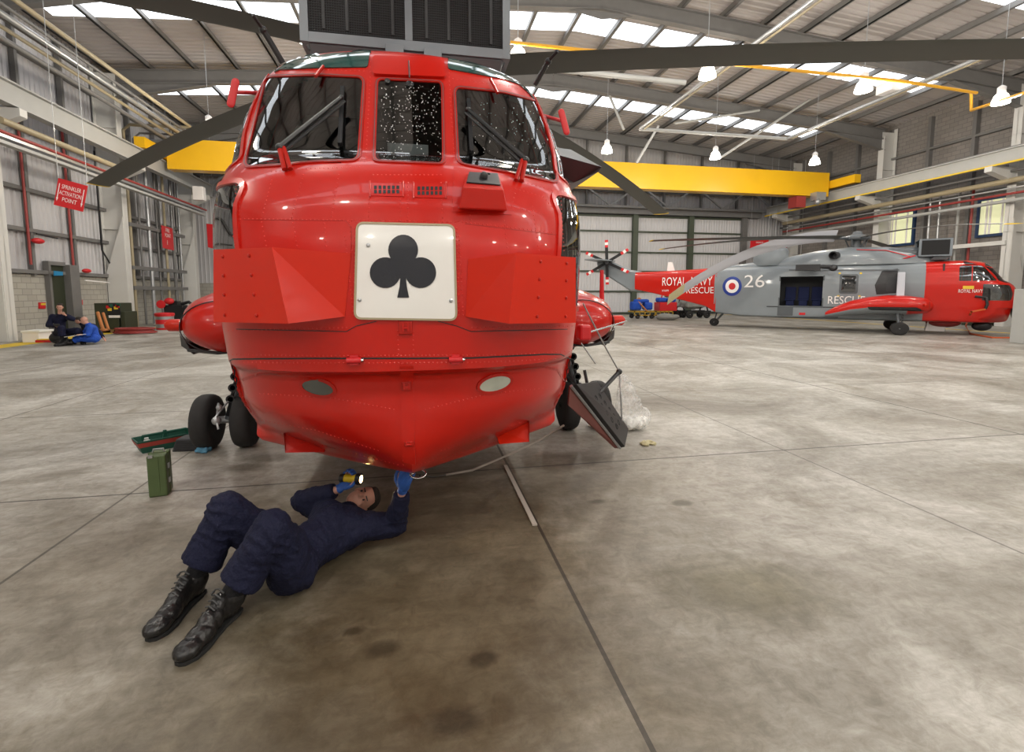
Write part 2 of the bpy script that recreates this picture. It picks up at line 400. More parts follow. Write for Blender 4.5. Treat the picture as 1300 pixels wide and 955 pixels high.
def empty(name, loc=(0, 0, 0), rz=0, scale=(1, 1, 1)):
    o = bpy.data.objects.new(name, None); COL.objects.link(o); o.location = loc; o.rotation_euler = (0, 0, rz); o.scale = scale
    o.empty_display_size = 0.1
    return o
def tag(o, label, cat, group=None):
    o['label'] = label; o['category'] = cat
    if group: o['group'] = group
    return o
def struct(o, label=None):
    o['kind'] = 'structure'
    if label: o['label'] = label
    return o
def copy_tree(o, parent=None):
    c = o.copy(); COL.objects.link(c); c.parent = parent
    for ch in [x for x in bpy.data.objects if x.parent == o]: copy_tree(ch, c)
    return c
_BS = bpy.data.scenes.new('workbench')
def text_geo(txt, size, sx=1.0):
    """flat lettering: list of 2D vertices and faces, centred, in the xy plane"""
    cu = bpy.data.curves.new('t', 'FONT'); cu.body = txt; cu.size = size; cu.align_x = 'CENTER'; cu.align_y = 'CENTER'; cu.resolution_u = 3
    ob = bpy.data.objects.new('t', cu); _BS.collection.objects.link(ob); vl = _BS.view_layers[0]; vl.update(); dg = vl.depsgraph; dg.update()
    me = bpy.data.meshes.new_from_object(ob.evaluated_get(dg))
    vs = [(v.co.x * sx, v.co.y) for v in me.vertices]; fs = [tuple(p.vertices) for p in me.polygons]
    bpy.data.objects.remove(ob); bpy.data.curves.remove(cu); bpy.data.meshes.remove(me)
    return vs, fs
def text_on(mb, txt, size, o, ex, ey, sx=1.0, off=0.004, nrm=None):
    vs, fs = text_geo(txt, size, sx); o = Vector(o); ex = Vector(ex).normalized(); ey = Vector(ey).normalized(); n = ex.cross(ey) * off
    mb.add([o + ex * a + ey * b + n for a, b in vs], fs)
def bake_remesh(mb, name, mats, parent, voxel, smooth_it=6, extra=None):
    o = mb.build(name, mats, parent); COL.objects.unlink(o); _BS.collection.objects.link(o)
    r = o.modifiers.new('r', 'REMESH'); r.mode = 'VOXEL'; r.voxel_size = voxel
    sm = o.modifiers.new('s', 'SMOOTH'); sm.iterations = smooth_it; sm.factor = 0.5
    vl = _BS.view_layers[0]; vl.update(); dg = vl.depsgraph; dg.update()
    me = bpy.data.meshes.new_from_object(o.evaluated_get(dg)); o.modifiers.clear(); o.data = me
    _BS.collection.objects.unlink(o); COL.objects.link(o)
    me.materials.clear()
    for mm in (mats if isinstance(mats, (list, tuple)) else [mats]): me.materials.append(mm)
    me.polygons.foreach_set('material_index', [0] * len(me.polygons))
    me.shade_smooth()
    return o

# ================================================================== THE HANGAR
XL, XR, YB, YF, XRIDGE = -14.6, 29.2, 35.8, -14.0, 7.2
def deck_z(x):
    if x < XRIDGE: return 12.15 + (13.6 - 12.15) * (x - XL) / (XRIDGE - XL)
    return 13.6 + (12.0 - 13.6) * (x - XRIDGE) / (XR - XRIDGE)
struct(MB().bx(-60, 75, -50, 60, -0.3, 0).build('floor', M['floor']))

def sheet(name, mk, a0, a1, b0, b1, place, pitch=0.25, depth=0.035):
    """profiled sheet: trapezoid ribs along a, extruded along b; place(a, b, d) -> point"""
    mb = MB(); n = max(1, int(round((a1 - a0) / pitch))); p = (a1 - a0) / n; prof = []
    for i in range(n):
        s = a0 + i * p
        prof += [(s, 0), (s + p * .55, 0), (s + p * .68, depth), (s + p * .87, depth)]
    prof.append((a1, 0)); vs = []; fs = []
    for (a, d) in prof: vs += [place(a, b0, d), place(a, b1, d)]
    for i in range(len(prof) - 1): fs.append((2 * i, 2 * i + 1, 2 * i + 3, 2 * i + 2))
    mb.add(vs, fs); return mb.build(name, M[mk])
# left wall
w_ = sheet('wall_left', 'sheet', YF, YB, 2.35, 12.2, lambda a, b, d: (XL + d, a, b)); struct(w_)
struct(MB().bx(XL - .2, XL + .12, YF, YB, 0, 2.35).build('wall_left_base', M['block']))
struct(MB().bx(XR - .02, XR + .25, YF, YB, 0, 12.1).build('wall_right', M['block_grey']))
# back wall: sheeting around a great sliding door
DX0, DX1, DZ = 2.0, 24.9, 7.55
g = sheet('wall_back', 'sheet', XL, XR, DZ + .45, 13.7, lambda a, b, d: (a, YB - d, min(b, deck_z(a) + .05))); struct(g)
g = sheet('wall_back_side', 'sheet', DX1 + .9, XR, 0, DZ + .45, lambda a, b, d: (a, YB - d, b)); struct(g)
g = sheet('wall_back_side', 'sheet', XL, DX0 - .9, 2.3, DZ + .45, lambda a, b, d: (a, YB - d, b)); struct(g)
struct(MB().bx(XL, DX0 - .9, YB - .1, YB + .2, 0, 2.3).build('wall_back_base', M['block']))
struct(MB().bx(XL, XR, YB + .3, YB + .4, 0, 13.7).build('wall_back_outer', M['sheet']))
# front wall with closed doors behind the viewer
g = sheet('wall_front', 'sheet', XL, XR, 0, 13.7, lambda a, b, d: (a, YF - d, min(b, deck_z(a) + .05))); struct(g)

# sliding door leaves
leaf_x = [DX0, 5.6, 9.8, 14.0, 19.3, DX1]
xs = [at(q, 330, y=YB - .3).x for q in (740, 803, 873, 940)]
leaves = [xs[0] - 7.0, xs[0] - 3.6, xs[1], xs[2], xs[3]]
for k in range(4):
    a, b = leaves[k], leaves[k + 1]
    o = sheet('door_%d' % (k + 1), 'sheet2', a, b, 0.05, DZ - .05, lambda u, v, d: (u, YB - .25 - d, v), 0.22, 0.03); struct(o)
    fr = MB()
    for zz in [DZ - .12] + [at(840, q, y=YB - .4).z for q in (295, 321, 345, 370)] + [.12]:
        fr.bx(a, b, YB - .40, YB - .29, zz - .06, zz + .06)
    fr.build('rail', M['green_steel'], o)
    st = MB()
    st.bx(b - .12, b + .28, YB - .62, YB - .3, 0, DZ + .2)
    st.build('stile', M['green_steel'] if k < 3 else M['steel'], o)
struct(MB().bx(leaves[0] - .3, leaves[4] + 1.4, YB - .75, YB - .1, DZ, DZ + .42).build('door_lintel', M['steel']))
for (q0, z0) in ((8.05, .16), (9.7, .16)):
    struct(MB().bx(XL, XR, YB - .9, YB - .72, q0 - z0 / 2, q0 + z0 / 2).build('wall_beam', M['galv']))
tx = XL + 1.0; k = 0
while tx < XR - 2.5:
    b = MB(); b.bar((tx, YB - .82, 8.1), (tx + 2.3, YB - .82, 9.7), .12, .12); b.bar((tx + 4.6, YB - .82, 8.1), (tx + 2.3, YB - .82, 9.7), .12, .12)
    struct(b.build('wall_beam', M['galv'])); tx += 4.6
for xx in np.arange(XL + 2, XR - 1, 3.1):
    struct(MB().bx(xx, xx + .14, YB - .5, YB - .3, DZ + .4, deck_z(xx) - .1).build('wall_beam', M['steel']))
for zz in (9.2, 10.8):
    struct(MB().bx(XL, XR, YB - .28, YB - .12, zz, zz + .14).build('wall_beam', M['steel']))

# roof decking between the skylight strips
SKY = [(-7.0, -5.6), (-2.4, -1.0), (7.3, 8.7), (14.5, 15.9), (21.3, 22.7), (28.9, 30.3)]
edges = [YF - .3] + [e for s in SKY for e in s] + [YB + .3]
for i in range(0, len(edges), 2):
    for sx0, sx1 in ((XL - .3, XRIDGE), (XRIDGE, XR + .3)):
        o = sheet('ceiling', 'deck', edges[i], edges[i + 1], sx0, sx1, lambda a, b, d: (b, a, deck_z(b) + d), 0.32, 0.05); struct(o)
for s in SKY:
    for sx0, sx1 in ((XL + 1.0, XRIDGE), (XRIDGE, XR - 3.0)):
        o = MB(); o.add([(sx0, s[0], deck_z(sx0)), (sx1, s[0], deck_z(sx1)), (sx1, s[1], deck_z(sx1)), (sx0, s[1], deck_z(sx0))], [(0, 1, 2, 3)])
        struct(o.build('window_%d' % (SKY.index(s) + 1), M['skylight']))
        sl = math.atan2(deck_z(sx1) - deck_z(sx0), sx1 - sx0)
        p = portal(sx0, sx1, s[0], s[1], (deck_z(sx0) + deck_z(sx1)) / 2 - .01, (0, -sl, 0), math.hypot(sx1 - sx0, deck_z(sx1) - deck_z(sx0)), s[1] - s[0])
        p.location.y = (s[0] + s[1]) / 2
    for sx0, sx1 in ((XL - .3, XL + 1.0), (XR - 3.0, XR + .3)):
        o = MB(); o.add([(sx0, s[0], deck_z(sx0)), (sx1, s[0], deck_z(sx1)), (sx1, s[1], deck_z(sx1)), (sx0, s[1], deck_z(sx0))], [(0, 1, 2, 3)])
        struct(o.build('ceiling', M['deck']))
# purlins
x = XL + .5
while x < XR:
    z = deck_z(x) - .14
    struct(MB().bx(x - .04, x + .04, YF, YB, z - .11, z + .11).bx(x - .04, x + .10, YF, YB, z - .11, z - .09).build('roof_beam', M['steel'])); x += 1.9
# rafters on columns
BAYS = [-9.1, -2.0, 5.1, 12.2, 19.3, 26.4, 33.7]
for y in BAYS:
    b = MB()
    pts = [(XL + .9, y, deck_z(XL) - .55 - .1), (XRIDGE, y, deck_z(XRIDGE) - .62), (XR - .9, y, deck_z(XR) - .65)]
    b.ibeam(pts[0], pts[1], .28, .62); b.ibeam(pts[1], pts[2], .28, .62)
    for sgn, X in ((1, XL + .9), (-1, XR - .9)):
        zc = deck_z(X) - .9
        b.prism([(X, y - .02, zc), (X, y - .02, zc - .75), (X + sgn * 4.2, y - .02, zc + .15)], (0, .04, 0))
        b.bar((X, y, zc - .75), (X + sgn * 4.2, y, zc + .12), .28, .03)
    # ridge gusset
    b.prism([(XRIDGE - 1.6, y - .02, deck_z(XRIDGE) - .98), (XRIDGE + 1.6, y - .02, deck_z(XRIDGE) - .98), (XRIDGE, y - .02, deck_z(XRIDGE) - 1.25)], (0, .04, 0))
    struct(b.build('roof_beam', M['steel']))
    for X, sg in ((XL, 1), (XR, -1)):
        c = MB(); w0 = 1.05
        c.bx(X + sg * .12, X + sg * (.12 + .03), y - .19, y + .19, 0, deck_z(X) - .3)
        c.bx(X + sg * (w0 - .03), X + sg * w0, y - .19, y + .19, 0, deck_z(X) - .8)
        c.bx(X + sg * .12, X + sg * w0, y - .02, y + .02, 0, deck_z(X) - .5)
        for zz in (2.4, 4.6, 6.9, 9.2): c.bx(X + sg * .13, X + sg * w0, y - .17, y + .17, zz, zz + .025)
        o = struct(c.build('column', M['steel_col']))
        br = MB(); xr = -12.9 if sg > 0 else 26.9
        br.prism([(X + sg * w0, y - .16, 7.62), (xr + sg * .25, y - .16, 7.62), (xr + sg * .25, y - .16, 7.38), (X + sg * w0, y - .16, 6.95)], (0, .32, 0))
        br.build('bracket', M['steel_col'], o)
        if y > 15:   # stiffener plates at the foot
            pl = MB(); pl.prism([(X + sg * .2, y - .22, 0), (X + sg * (w0 - .02), y - .22, 0), (X + sg * (w0 - .02), y - .22, 5.2), (X + sg * .2, y - .22, 2.6)], (0, .03, 0))
            pl.build('stiffener', M['steel_col'], o)

# side wall rails and posts
for zz in (2.45, 4.0, 5.5, 7.1, 8.9, 10.6):
    struct(MB().bx(XL + .05, XL + .28, YF, YB, zz - .07, zz + .07).build('wall_beam', M['steel']))
for y in np.arange(-11.4, 35, 2.37):
    struct(MB().bx(XL + .06, XL + .24, y - .07, y + .07, 2.3, 12.0).build('wall_beam', M['steel']))
for zz in (6.9, 9.9):
    struct(MB().bx(XR - .3, XR - .02, YF, YB, zz - .06, zz + .06).build('wall_beam', M['steel']))
for y in np.arange(-11.4, 35, 2.37):
    struct(MB().bx(XR - .28, XR - .03, y - .09, y + .09, 0.0, 11.7).build('wall_beam', M['steel']))
struct(MB().bx(XR - 1.15, XR - .95, 19.3, 26.4, 4.0, 4.2).build('wall_beam', M['steel_col']))
# windows in the right wall, looking into lit offices
for i, (pa, pb) in enumerate(((( 1127, 274), (1158, 308)), ((1247, 256), (1279, 295)), ((1160, 300), (1160, 300)))):
    if i == 2: break
    a = at(*pa, x=XR - .05); b = at(pb[0], pb[1], x=XR - .05)
    y1, y0, z1, z0 = a.y, b.y, a.z, b.z
    o = MB().bx(XR - .10, XR - .03, y0, y1, z0, z1).build('window_%d' % (10 + i), M['room_glow']); struct(o)
    f = MB(); t = .14
    f.bx(XR - .16, XR - .02, y0 - t, y1 + t, z1, z1 + t).bx(XR - .16, XR - .02, y0 - t, y1 + t, z0 - t, z0).bx(XR - .16, XR - .02, y0 - t, y0, z0, z1).bx(XR - .16, XR - .02, y1, y1 + t, z0, z1)
    f.build('window_frame', M['win_blue'], o)
    f = MB(); 
    for q in (.25, .38, .8): f.bx(XR - .13, XR - .1, y1 - (y1 - y0) * q - .05, y1 - (y1 - y0) * q + .05, z0, z1)
    f.build('blind', M['sign_white'], o)
# painted walkway lines
struct(MB().bx(-13.15, -12.35, YF, 26.3, 0.001, .004).build('floor_marking', M['yline']))
struct(MB().bx(23.7, 23.95, YF, 33, 0.001, .004).build('floor_marking', M['yline']))
struct(MB().bx(-12, 24, 33.2, 33.45, 0.001, .004).build('floor_marking', M['yline']))
struct(MB().bx(XL, -13.15, YF, 35, 0.001, .02).build('floor_slab', M['floor']))
# door in the left wall
dy0, dy1 = at(60, 370, x=XL + .1).y, at(79, 370, x=XL + .1).y
o = struct(MB().bx(XL + .1, XL + .2, dy0, dy1, 0, 2.75).build('door_9', M['army'])); 
MB().bx(XL + .1, XL + .45, dy1, dy1 + .55, 0, 2.8).bx(XL + .1, XL + .3, dy0 - .12, dy0, 0, 2.9).bx(XL + .1, XL + .3, dy0, dy1, 2.75, 2.9).build('door_frame', M['steel'], o)

# ---- crane runways and crane
def runway(x, z0, z1, side, lab):
    o = MB().ibeam((x, YF, (z0 + z1) / 2), (x, YB - 1, (z0 + z1) / 2), .34, z1 - z0, .05).build('crane_runway', M['steel_lt'])
    MB().bx(x - .04, x + .04, YF, YB - 1, z1, z1 + .07).build('rail', M['steel'], o)
    return tag(o, lab, 'crane runway')
runway(-12.9, 7.66, 8.42, 1, 'grey steel crane runway girder along the corrugated wall with pipe racks')
rr = runway(26.9, 7.62, 8.30, -1, 'pale crane runway girder with yellow lower edge above the grey helicopter')
MB().bx(26.70, 26.78, YF, YB - 1, 7.60, 7.68).build('conductor_bar', M['yline'], rr)
YC = 28.9
zt, zb = at(735, 205, y=YC).z, at(735, 238, y=YC).z
cr = empty('overhead_crane', (7, YC, zb)); tag(cr, 'yellow overhead travelling crane bridge spanning the whole hangar', 'crane')
def rel(o, p): o.location = Vector(o.location) - Vector(p); return o
def sub(mb, name, mats, root, **k):
    """build at world coordinates under an unrotated empty"""
    o = mb.build(name, mats, root, **k); o.location = -Vector(root.location); return o
b = MB().bx(-12.6, 26.6, YC - .35, YC + .35, zb, zt); sub(b, 'bridge_girder', M['yellow'], cr, bevel=.02)
for xx in (-12.9, 26.9):
    b = MB().bx(xx - .22, xx + .22, YC - 2.2, YC + 2.2, 8.5, 9.0); sub(b, 'end_carriage', M['yellow'], cr)
b = MB().bx(25.2, 25.9, YC - .9, YC - .36, zb - .35, zb + .15).ell((25.4, YC - .8, zb - .45), .2); h_ = sub(b, 'hoist', M['galv'], cr)
b = MB().bx(24.2, 24.9, YC - .36, YC + .36, zb - .75, zb - .05); sub(b, 'crane_trolley', M['pipe_red'], cr)

# ---- pipes along the left wall
def pipe(pts, r, mk, lab, group=None, name='pipe', seg=10):
    o = MB().tube(pts, r, seg).build(name, M[mk], smooth=50)
    return tag(o, lab, 'pipe', group)
random.seed(3)
zs = 9.3
for k in range(7):
    x = -10.9 - k * .27 - .07 * (k % 2); z = 9.75 - .05 * k - .08 * (k % 3); ye = 27.4 + k * .85
    pts = [(x, YF + .2, z), (x, ye, z), (-13.6, ye, z - .03), (-13.9, ye, z - .3), (-13.9, ye, 5.6 - .3), (-13.9, ye, .0)]
    pipe(pts, (.075, .05, .09, .05, .065, .085, .05)[k], ('tan', 'steel', 'galv', 'steel', 'tan', 'steel', 'galv')[k], '%s sprinkler pipe of the high bundle counted from the roof lamps towards the corrugated wall' % ['first', 'second', 'third', 'fourth', 'fifth', 'sixth', 'seventh'][k], 'sprinkler mains of the high bundle')
pipe([at(0, 152, x=-12.6) * 1, at(150, 213, x=-12.6)], .11, 'tan', 'tan painted pipe slung below the girder over the red sign')
p0 = at(0, 166, x=-12.6); pipe([(-12.6, YF, p0.z), (-12.6, 33, p0.z)], .055, 'pipe_red', 'thin red fire pipe running along above the red sprinkler sign')
for q, mk, lab in ((172, 'galv', 'galvanised conduit just under the thin red pipe'), (180, 'steel_lt', 'cable tray hung under the red pipe by the corrugated wall')):
    p0 = at(0, q, x=-12.75); b = MB().bx(-12.85, -12.6, YF, 33, p0.z - .06, p0.z + .04)
    tag(b.build('cable_tray', M[mk]), lab, 'cable tray')
for j, (px, y0) in enumerate(((36, 0), (90, 0))):
    a = at(px, 300, x=XL + .35)
    pipe([(XL + .35, a.y, 2.7), (XL + .35, a.y, 8.5)], .045, 'pipe_red', ['red riser pipe on the corrugated wall left of the red sprinkler sign', 'red riser pipe on the corrugated wall under the red sprinkler sign'][j])
a = at(128, 300, x=XL + .35); pipe([(XL + .35, a.y, 8), (XL + .35, a.y, 3.6), (XL + .35, a.y + .9, 2.6), (XL + .35, a.y + .9, .9)], .035, 'black', 'black cable dropping down the wall to the green generator', None, 'cable')
# manifold on the risers
for zz in (1.9, 2.9, 5.0):
    tag(MB().bx(-14.05, -13.8, 27.2, 32.9, zz - .09, zz + .09).build('pipe_bracket', M['steel']), 'steel rack bar clamping the row of risers at %s height' % {1.9: 'waist', 2.9: 'door', 5.0: 'upper'}[zz], 'rack bar')
# right wall pipes
for q, mk, r, lab in ((200, 'steel_lt', .09, 'pale pipe just beneath the crane runway over the grey helicopter'), (214, 'steel', .06, 'dark conduit below the pale pipe on the blockwork wall'), (226, 'tan', .13, 'tan lagged pipe below the runway on the blockwork wall'),
                      (236, 'galv', .05, 'galvanised conduit right under the tan lagged pipe'), (243, 'pipe_red', .06, 'red fire pipe below the tan lagged pipe'), (252, 'steel_lt', .09, 'lowest pale pipe in front of the blue framed windows')):
    p0 = at(1300, q, x=27.8); pipe([(27.8, 12, p0.z), (27.8, 34, p0.z)], r, mk, lab)
for px, mk in ((1178, 'galv'), (1190, 'galv'), (1231, 'pipe_red'), (1214, 'steel_lt')):
    a = at(px, 300, x=28.6); pipe([(28.6, a.y, .2), (28.6, a.y, 7.0)], .06, mk, {1178: 'grey vertical conduit beside another on the blockwork wall', 1190: 'grey vertical conduit nearer the intake of the grey helicopter', 1231: 'thin red vertical pipe left of the large blue framed window', 1214: 'pale vertical conduit between the grey pair and the red pipe'}[px])
# tubular heater hung from the roof (a long U of pipe)
hz = 9.55
for x0 in (10.6, 18.7):
    o = MB().tube([(x0, 4.0, hz), (x0, 22.9, hz)], .06, 10).build('heater_tube', M['galv'], smooth=50); tag(o, 'long radiant heater tube hung under the roof, %s of the pair' % ('left' if x0 < 12 else 'right'), 'radiant heater')
    MB().tube([(x0 + .22, 4.0, hz), (x0 + .22, 22.9, hz)], .04, 8).build('return_tube', M['tan'], o, smooth=50)
o = MB().tube([(10.6, 22.95, hz), (18.7, 22.95, hz)], .08, 10).build('heater_crossover', M['steel_lt'], smooth=50); tag(o, 'cross pipe joining the far ends of the two heater tubes', 'radiant heater')
o = MB().bx(18.4, 19.05, 17.0, 17.7, hz + .1, hz + .5).build('heater_burner', M['sign_white'], bevel=.03); tag(o, 'white burner box on the heater tube above the crane runway', 'heater burner')
pipe([at(648, 54, y=14.6), at(735, 63, y=14.6), at(905, 79, y=14.6), at(1145, 103, y=14.6), at(1240, 118, y=14.6)], .05, 'ypipe', 'thin yellow gas pipe crossing under the roof behind the rotor blades')
a = at(1233, 116, y=17); c = at(1233, 140, y=17); pipe([a, c, at(1300, 118, y=13.5)], .055, 'ypipe', 'yellow gas pipe elbow near the top of the blockwork wall')
# cross bracing tubes under the roof
for i, (p, q) in enumerate((((700, 245), (745, 0)), ((808, 207), (836, 160)), ((856, 157), (964, 140)), ((770, 112), (792, 165)), ((915, 200), (1130, 60)))):
    if i == 0: continue
    a, b = at(*p, y=26.6), at(*q, y=26.2 if i != 4 else 24)
    struct(MB().tube([a, b], .07, 8).build('roof_beam', M['steel_lt']))
a, b = at(655, 83, y=19.0), at(870, 105, y=19.0)
struct(MB().tube([a, b], .10, 10).build('roof_beam', M['steel_lt']))
# corner trunk pipe on left wall near column (pale lagged duct)

# ---- hanging lamps
def lamp(x, y, lab):
    z = 8.55
    r = empty('hanging_lamp', (x, y, z)); tag(r, lab, 'lamp', 'high bay lamps under the roof')
    MB().lathe([(.27, 0), (.255, .1), (.2, .27), (.12, .36), (.1, .38)], seg=20).build('lamp_shade', M['lampglow'], r, smooth=60)
    MB().lathe([(.1, .36), (.13, .40), (.13, .56), (.09, .60), (.03, .64)], seg=14).build('ballast_housing', M['sign_white'], r, smooth=50)
    MB().tube([(0, 0, .62), (0, 0, deck_z(x) - z - .02)], .012, 6).build('suspension_wire', M['galv'], r)
    l = bpy.data.lights.new('lamp_light', 'POINT'); l.energy = LAMP_W; l.color = (1, .93, .82); l.shadow_soft_size = .25
    o = bpy.data.objects.new('lamp_light', l); COL.objects.link(o); o.parent = r; o.location = (0, 0, -.3)
    return r
vis = {(3.0, 15.0): 'glowing bell lamp hanging beside the grey intake box', (9.2, 15.0): 'glowing bell lamp just below the blade, left of the yellow hose',
       (15.1, 15.0): 'glowing bell lamp hung near the yellow gas pipe', (21.0, 15.0): 'glowing bell lamp by the blockwork wall top',
       (-8.7, 23.6): 'glowing bell lamp above the yellow crane end at the pipe side', (9.2, 23.6): 'small bell lamp over the crane nearest the red mirror',
       (15.1, 23.6): 'small bell lamp over the middle of the yellow crane', (21.0, 23.6): 'small bell lamp above the right end of the crane', (-2.9, 15.0): 'bell lamp half hidden behind the grey intake box'}
for y in (-10.8, -2.2, 6.4, 15.0, 23.6):
    for x in (-8.7, -2.9, 3.0, 9.2, 15.1, 21.0):
        if y == 15.0 and x == -8.7: continue
        lamp(x, y, vis.get((x, y), 'roof bell lamp, %s from the corrugated wall, %s row from the great doors' % ({-8.7: 'first', -2.9: 'second', 3.0: 'third', 9.2: 'fourth', 15.1: 'fifth', 21.0: 'sixth'}[x], {-10.8: 'fifth', -2.2: 'fourth', 6.4: 'third', 15.0: 'second', 23.6: 'first'}[y])))

# ---- signs
def board(name, corners, mk, th, texts, lab, cat='sign', extra=None):
    """corners: TL TR BR BL (world). texts: (string, size, u, v, sx) in board metres from the centre"""
    tl, tr, br, bl = [Vector(c) for c in corners]; c = (tl + tr + br + bl) / 4
    ex = (tr - tl).normalized(); ez = (tl - bl).normalized(); n = ex.cross(ez).normalized()
    o = MB().prism([p - n * th for p in (bl, br, tr, tl)], n * th).build(name, M[mk]); tag(o, lab, cat)
    t = MB()
    for s_, size, u, v, sx in texts: text_on(t, s_, size, c + ex * u + ez * v + n * .004, ex, ez, sx)
    if extra: extra(t, c + n * .006, ex, ez)
    if t.v: t.build('lettering', M['sign_white'], o)
    if name == 'hanging_sign':
        for q in (tl, tr): MB().tube([q, (q.x, q.y, deck_z(q.x) - .03)], .008, 5).build('suspension_wire', M['galv'], o)
    return o
Y0 = 15.5
cs = [at(q[0], q[1], y=Y0) for q in ((74, 226), (111, 236), (105, 269), (68, 260))]
W_ = (cs[1] - cs[0]).length; Hh = (cs[0] - cs[3]).length
def arrows(t, c, ex, ez):
    for sg in (-1, 1):
        o_ = c + ex * (sg * W_ * .42); t.bar(o_ + ez * Hh * .32, o_ - ez * Hh * .2, .02, .002, up=ex.cross(ez)); n = ex.cross(ez)
        t.prism([o_ - ez * Hh * .34, o_ - ez * Hh * .2 + ex * .025, o_ - ez * Hh * .2 - ex * .025], n * .001)
board('hanging_sign', cs, 'sign_red', .02, [('SPRINKLER', Hh * .22, 0, Hh * .23, .60), ('ACTIVATION', Hh * .22, 0, 0, .56), ('POINT', Hh * .22, 0, -Hh * .23, .75)], 'tilted red sign with white sprinkler activation point lettering', extra=arrows)
cs = [at(q[0], q[1], x=-13.7) for q in ((205, 286), (219, 290), (221, 318), (207, 315))]
Hs = (cs[0] - cs[3]).length
board('hanging_sign', cs, 'sign_red', .02, [('FIRE', Hs * .24, 0, Hs * .33, .8), ('POINT', Hs * .24, 0, Hs * .10, .75), ('1', Hs * .3, -.1, -Hs * .22, 1)], 'red fire point sign on the riser pipes between two columns')
cs = [at(q[0], q[1], y=33) for q in ((262, 284), (272, 285), (272, 316), (264, 314))]
board('hanging_sign', cs, 'sign_red', .02, [], 'red sign edge on beside the dark cockpit side window')
for i, q4 in enumerate((((953, 304), (976, 304), (975, 320), (952, 318)), ((984, 302), (999, 300), (999, 318), (984, 318)))):
    cs = [at(q[0], q[1], y=33) for q in q4]; Hs = (cs[0] - cs[3]).length
    board('hanging_sign', cs, 'sign_red', .02, [('SPRINKLER', Hs * .2, 0, Hs * .25, .8), ('POINT', Hs * .25, 0, -Hs * .1, .8)], ['red sign behind the grey dome on the far helicopter', 'red sign partly behind the blade right of the grey dome'][i])
cs = [at(q[0], q[1], x=XL + .5) for q in ((69, 344), (80, 345), (80, 350), (69, 350))]
board('exit_sign', cs, 'sign_blue', .03, [], 'small blue running man exit sign over the wall door')
a = at(69, 347, x=XL + .5)
cs = [at(q[0], q[1], x=XL + .16) for q in ((50, 384), (58, 384), (58, 392), (50, 392))]
o = board('alarm_box', cs, 'sign_red', .05, [], 'small red and yellow alarm notice on the block wall', 'alarm box')
c2 = [at(q[0], q[1], x=XL + .165) for q in ((52, 385), (58, 385), (58, 387.5), (52, 387.5))]
MB().prism(c2, (.004, 0, 0)).build('lettering', M['yline'], o)
for nm, q, sz, mk, lab, cat in (('wall_light', ((108, 356), (139, 359)), .05, 'sign_white', 'white strip light under the rail on the block wall', 'light fitting'),
                                ('pinned_bar', ((46, 297), (73, 303)), .05, 'black', 'short black bar fixed on the white corrugated wall', 'bar')):
    a, b = at(*q[0], x=XL + .45), at(*q[1], x=XL + .45)
    tag(MB().bar(a, b, sz, sz).build(nm, M[mk], bevel=.01), lab, cat)
a = at(101, 384, x=XL + .2); o = MB().box(a, (.12, .22, .22)).build('call_point', M['sign_red'], bevel=.01); tag(o, 'small red fire call point on the pale block wall', 'alarm')
MB().tube([a + Vector((0, 0, .1)), (a.x, a.y, 2.4)], .02, 6).build('conduit', M['galv'], o)
a = at(144, 371, x=XL + .3); o = MB().box(a, (.2, .35, .5)).build('junction_box', M['galv'], bevel=.02); tag(o, 'grey junction box on the wall above the green generator', 'electrical box')
for px, py, s_, lab in ((110, 344, .14, 'round red beacon on the wall rail over the strip light'), (48, 306, .16, 'red valve handle on the riser pipe of the corrugated wall')):
    a = at(px, py, x=XL + .45); o = MB().ell(a, (s_, s_ * 1.6, s_ * .7)).build('valve', M['sign_red'], smooth=60); tag(o, lab, 'valve')
a = at(253, 246, y=31); o = MB().box(a, (.55, .4, .75)).build('wall_speaker', M['sign_white'], bevel=.03); tag(o, 'white box fixed high near the far corner beside the red nose', 'wall box')

# ================================================================== HELICOPTERS
HO = Vector((-0.06, 2.50, 0.0))          # nose of the near helicopter on the floor
# horizontal slices of the hull: z, front y, half width, rounding depth, exponent
SL = [(.545, .95, .02, .3, 1.1), (.565, .62, .40, .60, 1.1), (.59, .36, .85, .72, 1.1), (.62, .27, 1.03, .82, 1.0), (.66, .21, 1.08, .90, 1.0), (.72, .17, 1.09, 1.0, 1.15), (.82, .13, 1.10, 1.0, 1.5), (1.0, .08, 1.105, 1.05, 2.2),
      (1.25, .04, 1.12, 1.05, 2.5), (1.55, .02, 1.13, 1.0, 2.6), (1.9, .03, 1.15, 1.0, 2.6), (2.1, .07, 1.16, .98, 2.5), (2.25, .15, 1.16, .95, 2.4), (2.36, .27, 1.155, .92, 2.35), (2.43, .40, 1.145, .85, 2.35),
      (2.60, .50, 1.125, .80, 2.4), (2.8, .62, 1.085, .75, 2.4), (3.0, .74, 1.02, .70, 2.4), (3.1, .81, .975, .66, 2.4), (3.18, .88, .92, .62, 2.3), (3.24, .98, .84, .6, 2.2), (3.30, 1.12, .72, .6, 2.0), (3.34, 1.3, .5, .5, 2.0), (3.36, 1.5, .22, .3, 2.0)]
_z = [r[0] for r in SL]
def sl(z): return [float(np.interp(z, _z, [r[k] for r in SL])) for k in range(1, 5)]
def smooth_table():
    """resample the slice table with a monotone smoothing so the skin has no kinks"""
    zz = np.linspace(_z[0], _z[-1], 400); out = []
    for k in range(1, 5):
        v = np.interp(zz, _z, [r[k] for r in SL])
        ker = np.hanning(19); ker /= ker.sum(); vp = np.pad(v, 9, mode='edge'); sm = np.convolve(vp, ker, 'valid')
        wgt = np.clip((zz - .68) / .12, 0, 1) * np.clip((3.33 - zz) / .08, 0, 1); out.append(v * (1 - wgt) + sm * wgt)
    return zz, out
_zz, _tb = smooth_table()
